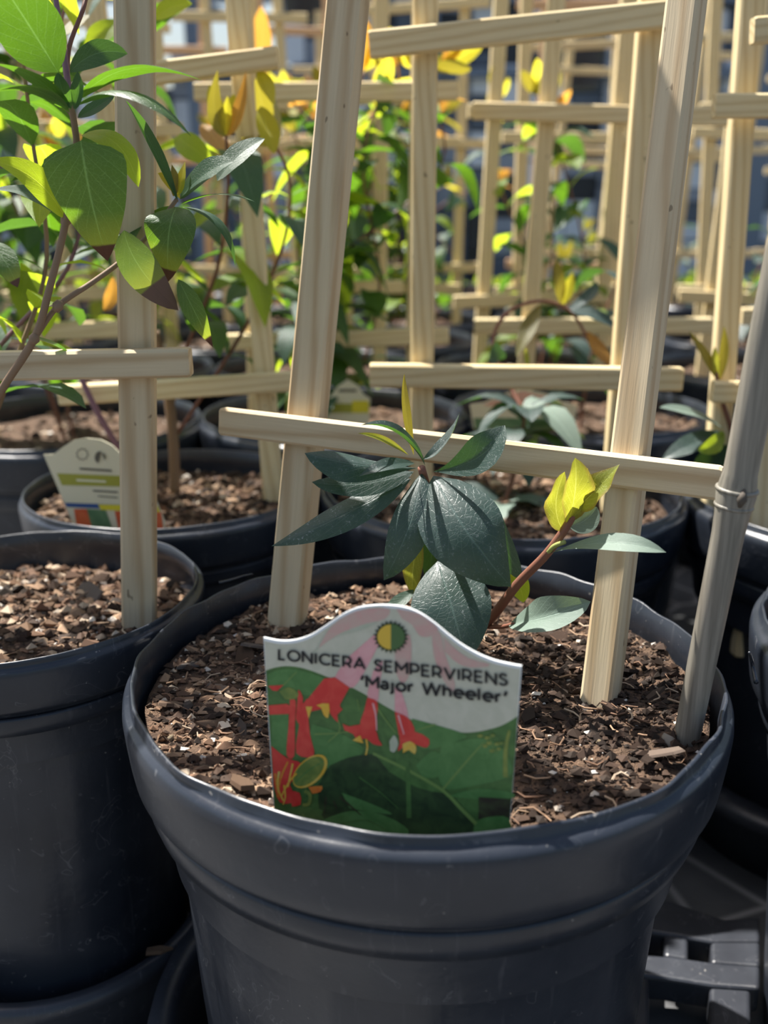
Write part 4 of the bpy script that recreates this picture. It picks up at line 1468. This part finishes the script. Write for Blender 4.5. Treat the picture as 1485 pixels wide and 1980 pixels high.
# plant behind the front pot: a low dark rosette with two whorls
R2 = random.Random(5)
pal_hero = ([LEAF_HERO, LEAF_DARK, LEAF_GREY], [5, 3, 1])


def whorl(root, c, L, R, mats, n=8, tilt=(-0.5, 0.5), proto=(0, 1, 2)):
    for k in range(n):
        a = 2 * PI * k / n + R.uniform(-0.3, 0.3)
        d = Vector((math.cos(a), math.sin(a), R.uniform(*tilt)))
        mt = R.choices(mats[0], mats[1])[0]
        place_leaf(root, c + Vector((0, 0, R.uniform(-0.006, 0.006))), d, Vector((0, 0, 1)), L * R.uniform(0.7, 1.15), PROTO[mt.name][R.choice(proto)])


pB = thing('honeysuckle_plant', 'low dark honeysuckle with arching stem in the pot behind the front one', 'plant', (B[0] + .01, B[1] + .02, RIM - 0.022))
c1 = at(1010, 850, .66)
pstem(pB, [(960, 1010, .645), (990, 930, .65), (1008, 850, .66), (1015, 790, .665)], 0.002, 0.0012, STEM_RED)
whorl(pB, at(1008, 850, .655), 0.052, R2, pal_hero, 9, (-0.35, 0.3))
whorl(pB, at(1015, 800, .662), 0.046, R2, pal_hero, 7, (0.0, 0.6))
whorl(pB, at(975, 985, .64), 0.05, R2, ([LEAF_DARK, LEAF_GREY, LEAF_HERO], [2, 3, 2]), 9, (-0.3, 0.4))
pstem(pB, [(1015, 800, .665), (955, 680, .70), (975, 610, .71), (1040, 582, .715), (1100, 600, .72), (1135, 650, .71), (1170, 700, .70)], 0.0016, 0.0010, STEM_RED, 'arching_stem')
pleaf(pB, (1045, 588, .715), (1020, 640, .70), (998, 690, .69), 36, LEAF_OLIVE, (-0.5, -0.8, 0.2), 'lance')
pleaf(pB, (1135, 640, .71), (1160, 680, .70), (1190, 715, .69), 34, LEAF_ORANGE, (0.4, -0.8, 0.2), 'lance')
pleaf(pB, (1100, 600, .72), (1150, 610, .715), (1195, 635, .71), 36, LEAF_HERO, (0.1, -0.5, 0.8), 'oval')
pleaf(pB, (1095, 600, .72), (1140, 570, .73), (1150, 545, .735), 26, LEAF_HERO, (-0.3, -0.7, 0.5), 'oval')
pleaf(pB, (1085, 590, .72), (1080, 540, .72), (1075, 500, .72), 26, LEAF_OLIVE, (0.2, -0.9, 0.2), 'lance')
pleaf(pB, (1090, 590, .72), (1100, 555, .72), (1108, 525, .72), 22, LEAF_YELLOW, (-0.2, -0.9, 0.2), 'lance')
pleaf(pB, (962, 700, .69), (960, 690, .69), (958, 660, .69), 40, LEAF_HERO, (0.2, -0.6, 0.7), 'oval')
pleaf(pB, (1020, 710, .69), (1018, 690, .69), (1016, 672, .69), 12, LEAF_LIME, (0.2, -0.9, 0.2), 'lance')

# plant in the right edge pot
pE = thing('honeysuckle_plant', 'young honeysuckle with upright tip in the right edge pot', 'plant', (E_[0], E_[1], RIM - 0.022))
R3 = random.Random(9)
pstem(pE, [(1440, 940, .60), (1420, 850, .60), (1395, 770, .60), (1385, 720, .60)], 0.002, 0.0012, STEM_RED)
pleaf(pE, (1400, 830, .60), (1340, 800, .585), (1275, 788, .575), 40, LEAF_GREY, (0.05, -0.35, 0.9), 'oval')
pleaf(pE, (1400, 835, .60), (1335, 860, .58), (1278, 890, .575), 46, LEAF_HERO, (0.1, -0.5, 0.85), 'lance')
pleaf(pE, (1400, 835, .60), (1380, 860, .57), (1350, 870, .565), 34, LEAF_BRIGHT, (0.1, -0.9, 0.3), 'oval')
pleaf(pE, (1410, 840, .60), (1450, 830, .59), (1480, 845, .585), 40, LEAF_GREY, (0.0, -0.4, 0.9), 'oval')
pleaf(pE, (1415, 845, .60), (1425, 890, .58), (1400, 905, .575), 36, LEAF_GREY, (0.1, -0.7, 0.6), 'lance', fold=0.4)
pleaf(pE, (1410, 860, .60), (1370, 900, .60), (1340, 920, .60), 60, LEAF_DARK, (0.1, -0.9, 0.3), 'oval')
pleaf(pE, (1430, 870, .60), (1450, 910, .60), (1450, 940, .60), 60, LEAF_DARK, (-0.1, -0.9, 0.3), 'oval')
pleaf(pE, (1388, 735, .60), (1365, 690, .60), (1332, 640, .60), 22, LEAF_OLIVE, (0.4, -0.85, 0.2), 'lance')
pleaf(pE, (1388, 735, .60), (1383, 700, .60), (1382, 670, .60), 20, LEAF_LIME, (0.1, -0.9, 0.2), 'lance')
pleaf(pE, (1392, 735, .60), (1400, 680, .60), (1400, 630, .60), 18, LEAF_OLIVE, (-0.3, -0.85, 0.2), 'lance')

# ================================================================== THE VINE IN THE LEFT EDGE POT
vD = thing('honeysuckle_plant', 'tall green honeysuckle vine with brown leaf tips in the left edge pot', 'plant', (D[0], D[1] - .02, 0.19))
y0 = 0.400
pstem(vD, [(-70, 900, .43), (0, 760, .41), (66, 655, .402), (95, 560, .400), (128, 425, .400), (148, 290, .395), (136, 200, .39)], 0.0019, 0.0012, STEM_WOODY, 'main_stem')
pstem(vD, [(68, 652, .402), (112, 592, .405), (180, 545, .412), (240, 500, .418), (300, 440, .425), (342, 385, .43)], 0.0013, 0.0009, STEM_WOODY, 'side_stem')
for (u, v) in ((66, 655), (128, 425), (112, 592)):
    p = at(u, v, .401)
    vs, fs = tube([p - Vector((.0012, 0, .002)), p, p + Vector((.0012, 0, .002))], [0.0014, 0.0024, 0.0014], 8)
    part('stem_node', vs, fs, STEM_WOODY, vD)
pstem(vD, [(136, 200, .39), (122, 90, .40), (105, -20, .41)], 0.0013, 0.0010, STEM_PURPLE, 'stem_tip')
pstem(vD, [(130, 150, .405), (134, 90, .41), (160, 20, .415), (170, -20, .42)], 0.0010, 0.0008, STEM_RED, 'leaf_stalk')
pleaf(vD, (112, 140, .386), (58, 52, .384), (-15, -60, .376), 128, LEAF_MID, (0.25, -0.9, -0.38), 'oval', fold=0.12)
pleaf(vD, (135, 140, .395), (185, 104, .392), (247, 104, .388), 50, LEAF_DARK, (-0.2, -0.95, 0.15), 'oval', fold=0.1, roll=-0.3)
pleaf(vD, (148, 195, .39), (255, 132, .378), (391, 156, .37), 52, LEAF_MID, (0.1, 0.15, 0.98), 'lance', fold=0.15, cup=-0.3)
pleaf(vD, (148, 205, .388), (255, 178, .372), (370, 264, .362), 64, LEAF_MID, (0.25, -0.25, 0.92), 'lance', fold=0.1, cup=-0.35)
pleaf(vD, (138, 212, .388), (65, 150, .372), (-20, 122, .365), 40, LEAF_MID, (-0.2, 0.1, 0.97), 'lance', cup=-0.2)
pleaf(vD, (135, 218, .388), (60, 172, .368), (-40, 186, .358), 40, LEAF_MID, (-0.2, 0.05, 0.97), 'lance', cup=-0.2)
pleaf(vD, (138, 210, .386), (120, 172, .382), (112, 140, .38), 30, LEAF_DARK, (0.3, -0.9, 0.2), 'oval', fold=0.3)
pleaf(vD, (142, 210, .386), (152, 178, .382), (150, 138, .38), 34, LEAF_DARK, (-0.3, -0.9, 0.2), 'oval', fold=0.3)
pleaf(vD, (150, 228, .392), (185, 208, .396), (222, 184, .40), 28, LEAF_DARK, (0.2, -0.7, 0.6), 'oval')
pleaf(vD, (157, 272, .380), (176, 385, .382), (208, 505, .398), 158, LEAF_TIP, (0.05, -0.97, -0.30), 'heart', fold=0.08, cup=-0.12)
pleaf(vD, (157, 262, .395), (225, 278, .392), (268, 362, .392), 62, LEAF_BRIGHT, (0.3, -0.5, 0.7), 'oval', cup=-0.2)
pleaf(vD, (128, 425, .40), (70, 350, .395), (-15, 310, .385), 62, LEAF_BRIGHT, (0.2, -0.8, 0.6), 'oval')
pleaf(vD, (118, 420, .40), (60, 375, .405), (-20, 368, .40), 40, LEAF_DARK, (0.1, -0.5, 0.8), 'lance')
pleaf(vD, (-20, 470, .36), (10, 505, .355), (34, 556, .352), 50, LEAF_TIP, (-0.4, -0.5, 0.8), 'oval', cup=-0.2)
pleaf(vD, (345, 392, .43), (290, 275, .42), (243, 194, .41), 30, LEAF_DARK, (0.6, -0.7, 0.35), 'lance', fold=0.5)
pleaf(vD, (348, 385, .43), (325, 350, .432), (305, 335, .432), 24, LEAF_YELLOW, (0.6, -0.7, 0.2), 'lance')
pleaf(vD, (348, 385, .43), (398, 335, .425), (452, 312, .42), 60, LEAF_DARK, (-0.2, -0.7, 0.65), 'oval', fold=0.2)
pleaf(vD, (420, 350, .44), (462, 300, .445), (512, 268, .45), 54, LEAF_DARK, (-0.2, -0.7, 0.65), 'oval', fold=0.2)
pleaf(vD, (350, 395, .43), (420, 375, .42), (493, 390, .415), 36, LEAF_MID, (0.1, -0.1, 0.98), 'lance', cup=-0.2)
pleaf(vD, (342, 400, .424), (326, 455, .410), (325, 545, .428), 100, LEAF_TIP, (0.0, -0.95, 0.1), 'ovate', cup=-0.2)
pleaf(vD, (240, 445, .412), (272, 520, .412), (345, 600, .420), 72, LEAF_TIP2, (0.25, -0.95, -0.1), 'oval', cup=-0.15)
pleaf(vD, (352, 400, .43), (425, 432, .425), (455, 515, .425), 30, LEAF_DARK, (0.3, -0.3, 0.9), 'lance', cup=-0.3)
pleaf(vD, (345, 540, .415), (375, 600, .416), (412, 672, .424), 42, LEAF_TIP, (0.4, -0.9, 0.0), 'lance', cup=-0.15)
pleaf(vD, (345, 378, .43), (350, 350, .43), (358, 312, .432), 24, LEAF_YELLOW, (-0.4, -0.85, 0.2), 'lance')
pleaf(vD, (335, 380, .43), (338, 350, .43), (332, 318, .432), 20, LEAF_OLIVE, (0.4, -0.85, 0.2), 'lance')
pleaf(vD, (340, 400, .43), (310, 440, .435), (290, 470, .44), 60, LEAF_MID, (0.2, -0.9, 0.3), 'oval')
pleaf(vD, (240, 500, .418), (255, 440, .43), (290, 400, .44), 45, LEAF_MID, (-0.2, -0.8, 0.5), 'oval')
pleaf(vD, (70, 650, .402), (110, 670, .42), (150, 690, .43), 26, LEAF_DARK, (0, -0.4, 0.9), 'lance')
RD = random.Random(21)
pal_l = ([LEAF_MID, LEAF_DARK, LEAF_BRIGHT], [4, 4, 3])
# second and third stems of the same vine, behind the first
vine(vD, [at(-60, 930, .47), at(30, 700, .47), at(90, 500, .48), at(60, 250, .49), at(40, 40, .50), at(60, -60, .5)], 0.0013, 0.0008, 0.044, 0.036, RD, pal_l, 0.021, 0.2, STEM_WOODY)
vine(vD, [at(-90, 930, .50), at(-20, 700, .5), at(130, 520, .51), at(160, 330, .52), at(110, 130, .53), at(140, -50, .54)], 0.0013, 0.0008, 0.042, 0.034, RD, pal_l, 0.022, 0.25, STEM_PURPLE)

# vine in the small pot
vC = thing('honeysuckle_plant', 'green honeysuckle vine with orange tips behind the left stake', 'plant', (Cc[0], Cc[1], RIM - 0.02))
RC = random.Random(33)
pstem(vC, [(338, 955, .655), (335, 850, .655), (322, 740, .655), (300, 640, .66)], 0.0042, 0.003, STEM_WOODY, 'trunk')
vine(vC, [at(330, 800, .655), at(355, 690, .66), at(420, 520, .66), at(440, 380, .65), at(437, 255, .64)], 0.0016, 0.001, 0.055, 0.045, RC, pal_l, 0.028, 0.3, STEM_RED)
vine(vC, [at(322, 740, .655), at(270, 600, .67), at(300, 420, .68), at(250, 200, .69), at(280, 20, .7), at(300, -60, .7)], 0.0016, 0.001, 0.055, 0.045, RC, pal_l, 0.028, 0.3, STEM_PURPLE)
vine(vC, [at(335, 850, .655), at(470, 640, .68), at(545, 480, .69), at(560, 350, .69), at(520, 260, .68)], 0.0015, 0.001, 0.052, 0.045, RC, pal_l, 0.028, 0.3, STEM_RED)
pstem(vC, [(250, 900, .62), (190, 800, .615), (150, 715, .62)], 0.0022, 0.0018, STEM_PURPLE, 'side_stem')
pleaf(vC, (435, 265, .62), (415, 215, .62), (421, 135, .62), 34, LEAF_OLIVE, (0.5, -0.85, 0.2), 'lance')
pleaf(vC, (440, 265, .62), (462, 215, .62), (476, 138, .62), 32, LEAF_ORANGE, (-0.4, -0.85, 0.3), 'lance')
pleaf(vC, (437, 262, .62), (438, 225, .62), (440, 185, .62), 22, LEAF_YELLOW, (0, -0.95, 0.2), 'lance')
pleaf(vC, (505, 205, .64), (518, 250, .63), (530, 298, .62), 44, LEAF_YELLOW, (0.3, -0.9, 0.3), 'oval')
pleaf(vC, (500, 135, .64), (515, 165, .63), (530, 205, .62), 32, LEAF_YELLOW, (0.3, -0.9, 0.3), 'lance')
pleaf(vC, (340, 265, .62), (370, 285, .61), (412, 318, .61), 50, LEAF_BRIGHT, (-0.2, -0.9, 0.4), 'oval')
pleaf(vC, (300, 40, .62), (330, 15, .62), (372, 8, .62), 40, LEAF_BRIGHT, (0, -0.9, 0.4), 'oval')
pleaf(vC, (240, 40, .62), (195, 65, .61), (165, 95, .61), 44, LEAF_BRIGHT, (0.1, -0.9, 0.4), 'oval')
pleaf(vC, (200, 600, .62), (215, 575, .62), (218, 535, .62), 28, LEAF_ORANGE, (0.1, -0.9, 0.4), 'oval')

# ================================================================== THE ROWS BEYOND
far_pot = pot_meshes(0.12, POT_H, 32, 71, 0.0005)
far_soil = [soil_mesh(0.1135, 8, 28, 0.004, 17), crumbs_mesh(0.1135, 260, 0.004, 17, 0.002, 0.005)]
ordn = ['first', 'second', 'third', 'fourth', 'fifth', 'sixth', 'seventh', 'eighth', 'ninth', 'tenth', 'eleventh', 'twelfth']
FR = random.Random(77)
rows = [0.86, 1.13, 1.39, 1.65, 1.92, 2.24]
_sm = {}


def far_stick(name, root, p, q, w, t, face, mat):
    p, q = Vector(p), Vector(q)
    L = round((q - p).length, 2)
    key = (L, round(w, 4), round(t, 4), mat.name)
    if key not in _sm:
        _sm[key] = stick_mesh(L, w, t, mat)
    z = (q - p).normalized()
    y = -(Vector(face) - z * Vector(face).dot(z)).normalized()
    return put(name, _sm[key], basis(y.cross(z), y, z, p), root)


for ri, ry in enumerate(rows):
    half = ry * 0.43 + 0.10
    xs = []
    x = -0.05 if ri == 0 else ((0.183 if ri == 1 else (1117 - 742.5) / FPX * depth(Vector((0, ry, 0.5)))))
    x -= 0.255 * math.ceil((x + half) / 0.255)
    while x < half:
        if x > -half:
            xs.append(x)
        x += 0.255
    for ci, x in enumerate(xs):
        px, py = x + FR.uniform(-0.008, 0.008), ry + FR.uniform(-0.015, 0.015)
        if ri == 0:
            for tx, nx, ny in ((-.28, -.285, .835), (-.05, -.045, .862), (.2, .185, .885), (.46, .425, .85)):
                if abs(x - tx) < 0.13:
                    px, py = nx, ny
        where = '%s row beyond the nearest pots, %s from left' % (ordn[ri], ordn[ci])
        pot('black nursery pot, ' + where, px, py, meshes=far_pot, group='nursery pots in the rows beyond')
        soil('potting mix in a pot, ' + where, px, py, 0.1135, RIM - 0.02, 17 + ri * 13 + ci, meshes=far_soil, group='soil in the rows beyond', chips=14 if ri == 0 else 0, chipr=(0.006, 0.011))
        # trellis
        sz = RIM - 0.02
        yaw = FR.uniform(-0.16, 0.16)
        hw = FR.uniform(0.055, 0.075)
        ex = Vector((math.cos(yaw), math.sin(yaw), 0))
        fc = Vector((math.sin(yaw), -math.cos(yaw), 0))
        base = Vector((px, py, sz))
        lean = Vector((FR.uniform(-0.05, 0.05), FR.uniform(-0.04, 0.05), 1)).normalized()
        th = FR.uniform(0.52, 0.60)
        if ri >= 2 and FR.random() < 0.22:
            continue
        tr = thing('trellis', 'pine ladder trellis, ' + where, 'trellis', base, 'trellises in the rows beyond')
        mat = WOOD_PINK if FR.random() < 0.14 else FARWOOD
        sw = 0.0155
        for sg in (-1, 1):
            p = base + ex * hw * sg - lean * 0.05
            far_stick('stake', tr, p, p + (lean + ex * sg * FR.uniform(-.02, .02)).normalized() * (th + 0.05), sw, 0.0115, fc, mat)
        zb = FR.uniform(0.085, 0.11)
        while zb < th - 0.01:
            c = base + lean * zb + fc * 0.0105
            sl = ex + Vector((0, 0, FR.uniform(-0.05, 0.05)))
            L = FR.uniform(0.095, 0.115)
            far_stick('crossbar', tr, c - sl * L, c + sl * L, 0.0145, 0.0085, fc, mat)
            zb += FR.uniform(0.175, 0.205)
        # plant: tall leafy vines on the left, low young ones on the right
        tall = px < 0.05 + 0.12 * ry and FR.random() < 0.93
        if tall:
            pr = thing('honeysuckle_plant', 'leafy honeysuckle vine climbing its trellis, ' + where, 'plant', base, 'vines in the rows beyond')
            hh = FR.uniform(0.26, 0.40) if px < 0 else FR.uniform(0.20, 0.32)
            for k in range((5 if -0.2 < px < 0.12 else 3) if ri < 3 else 2):
                ox = FR.uniform(-0.03, 0.03)
                pts = [base + Vector((ox * .3, 0, -.005)), base + Vector((ox + FR.uniform(-.05, .05), FR.uniform(-.04, .04), hh * .4)), base + Vector((ox + FR.uniform(-.07, .07), FR.uniform(-.04, .04), hh * .75)), base + Vector((ox + FR.uniform(-.09, .09), FR.uniform(-.05, .03), hh))]
                vine(pr, pts, 0.0015, 0.0009, 0.060, 0.048, FR, pal_l, 0.030 if ri < 3 else 0.05, 0.15)
        else:
            pr = thing('honeysuckle_plant', 'young low honeysuckle beneath its trellis, ' + where, 'plant', base, 'young plants in the rows beyond')
            hh = FR.uniform(0.06, 0.16)
            pts = [base + Vector((0, 0, -.005)), base + Vector((FR.uniform(-.02, .02), -.01, hh * .5)), base + Vector((FR.uniform(-.04, .04), -.01, hh))]
            vine(pr, pts, 0.0015, 0.0009, 0.058, 0.045, FR, pal_hero, 0.03, 0.25, tipmats=(LEAF_LIME, LEAF_OLIVE))

small_tag('cream tag with olive band between the stakes past the front trellis', 672, 826, 0.80, 88, 92)
small_tag('pink flowered tag behind the low dark plant', 1012, 830, 0.755, 208, 78, True)
small_tag('cream tag low behind the sloping bar end', 512, 905, 0.79, 62, 50)

# ================================================================== TRAYS UNDER THE POTS
def collar(name, root, cx, cy, r0, r1, z0, z1, a0, a1, flare=0.010, n=40):
    """a curved wall of a carry tray with an outward lip."""
    prof = [(r0, z0), (r1, z1 - 0.004), (r1 + 0.003, z1), (r1 + flare, z1 + 0.001), (r1 + flare + 0.002, z1 - 0.006), (r1 + flare, z1 - 0.008), (r1 + 0.004, z1 - 0.004), (r1 + 0.0025, z1 - 0.012), (r0 + 0.0025, z0)]
    vs, fs = [], []
    k = len(prof)
    for i in range(n + 1):
        a = a0 + (a1 - a0) * i / n
        for r, z in prof:
            vs.append((cx + r * math.cos(a), cy + r * math.sin(a), z))
    for i in range(n):
        for j in range(k):
            j2 = (j + 1) % k
            fs.append((i * k + j, (i + 1) * k + j, (i + 1) * k + j2, i * k + j2))
    fs.append(tuple(range(k)))
    fs.append(tuple(range(n * k + k - 1, n * k - 1, -1)))
    return part(name, vs, fs, TRAY, root)


tray = thing('carry_tray', 'black plastic carry tray collar curving round the left of the front pot', 'tray', (AX, AY, 0.0))
collar('collar', tray, AX, AY, 0.111, 0.1145, 0.001, 0.055, math.radians(135), math.radians(262), 0.012, 48)
tray2 = thing('carry_tray', 'black plastic carry tray rim around the left edge pot', 'tray', (D[0], D[1], 0.0))
collar('collar', tray2, D[0], D[1], 0.0745, 0.0765, 0.001, 0.055, 0, 2 * PI, 0.009, 72)
tray3 = thing('carry_tray', 'black plastic carry tray with slotted web right of the front pot', 'tray', (0.2, 0.47, 0.0))
collar('collar', tray3, E_[0], E_[1], 0.108, 0.113, 0.001, 0.055, math.radians(150), math.radians(236), 0.020, 48)


def prism(name, root, px, z1, thick):
    """a plate of the tray: outline given on the photograph, at height z1"""
    P = [atz(u, v, z1) for u, v in px]
    n = len(P)
    if sum(P[i].x * P[(i + 1) % n].y - P[(i + 1) % n].x * P[i].y for i in range(n)) < 0:
        P.reverse()
    vs = P + [p - Vector((0, 0, thick)) for p in P]
    fs = [tuple(range(n)), tuple(range(2 * n - 1, n - 1, -1))] + [(i, n + i, n + (i + 1) % n, (i + 1) % n) for i in range(n)]
    o = part(name, vs, fs, TRAY, root, smooth=False)
    bv = o.modifiers.new('edge', 'BEVEL')
    bv.width = 0.0022
    bv.segments = 3
    return o


zt = 0.030
prism('web', tray3, [(1190, 1722), (1300, 1742), (1400, 1776), (1470, 1770), (1470, 1822), (1380, 1822), (1300, 1808), (1190, 1792)], zt, 0.016)
prism('web_front', tray3, [(1190, 1840), (1300, 1848), (1400, 1862), (1470, 1866), (1470, 1912), (1380, 1906), (1280, 1890), (1190, 1880)], zt, 0.016)
prism('slot_divider', tray3, [(1284, 1800), (1331, 1806), (1331, 1856), (1284, 1848)], zt - 0.001, 0.014)
prism('slot_divider', tray3, [(1374, 1812), (1470, 1815), (1470, 1870), (1374, 1862)], zt - 0.001, 0.014)
prism('slot_divider', tray3, [(1190, 1785), (1246, 1795), (1246, 1846), (1190, 1842)], zt - 0.001, 0.014)
prism('side_bar', tray3, [(1372, 1895), (1452, 1900), (1452, 2060), (1372, 2060)], zt - 0.002, 0.016)
prism('side_bar', tray3, [(1190, 1880), (1256, 1886), (1256, 2060), (1190, 2060)], zt - 0.002, 0.016)

stray = ob('bark_chip', SHARDS[2], None)
stray.location = (D[0] + 0.0815 * math.cos(-0.63), D[1] + 0.0815 * math.sin(-0.63), 0.0572)
stray.scale = (0.008, 0.0038, 0.005)
stray.rotation_euler = (0.05, 0.1, 0.3)
tag_props(stray, 'lone brown bark chip lying on the curved tray rim below the left edge pot', 'bark chip')

# ================================================================== HANGING BASKETS AND OTHER FAR THINGS
BASK = plastic_mat('basket_plastic', (0.020, 0.022, 0.028), 0.45, 0.2)


def basket(label, u0, u1, vtop, vbot, y):
    c = at((u0 + u1) / 2, vbot, y)
    tp_ = at((u0 + u1) / 2, vtop, y)
    hgt = tp_.z - c.z
    R_ = abs(at(u1, vtop, y).x - at(u0, vtop, y).x) / 2
    t = thing('hanging_basket', label, 'basket', (c.x, y, c.z))
    prof = [(0.0, 0.0), (R_ * .72, 0.0), (R_ * .78, hgt * .06), (R_ * .95, hgt * .86), (R_ * 1.02, hgt * .87), (R_ * 1.04, hgt), (R_ * .97, hgt), (R_ * .92, hgt * .86), (0, hgt * .84)]
    vs, fs = lathe(prof, 28, 0, 0, 0)
    ob('basket_body', me('basket_body', vs, fs, BASK), t)
    for k in range(3):
        a = 2 * PI * k / 3 + 0.4
        vs, fs = tube([(R_ * math.cos(a), R_ * math.sin(a), hgt), (0, 0, hgt + R_ * 2.6)], R_ * 0.02, 5)
        ob('hanger', me('hanger', vs, fs, STEEL), t)
    return t


basket('black hanging basket cut by the top edge', 543, 640, -40, 42, 3.0)
basket('big black hanging basket seen through the trellis gap', 1072, 1168, 62, 172, 3.2)

# strip of green crop past the rows
vs, fs, uvs = [], [], []
gr = random.Random(8)
for i in range(1500):
    p = Vector((gr.uniform(-2.2, 2.6), gr.uniform(3.3, 4.6), 0.02))
    a = gr.uniform(0, 6.28)
    q = p + Vector((math.cos(a) * .03, math.sin(a) * .03, gr.uniform(.04, .12)))
    v_, f_, u_ = leaf_geo(p, (p + q) / 2 + Vector((0, 0, .02)), q, gr.uniform(.02, .04), (math.sin(a), -math.cos(a) - .3, .4), 'lance', nu=3, nv=2, seed=i)
    b = len(vs)
    vs += v_
    uvs += u_
    fs += [tuple(b + k for k in f) for f in f_]
crop = ob('seedling_bed', me('seedling_bed', vs, fs, LEAF_BRIGHT, uvs=uvs), None, 'stuff')
tag_props(crop, 'strip of low bright green seedlings beyond the trellis rows', 'seedlings', None, 'stuff')
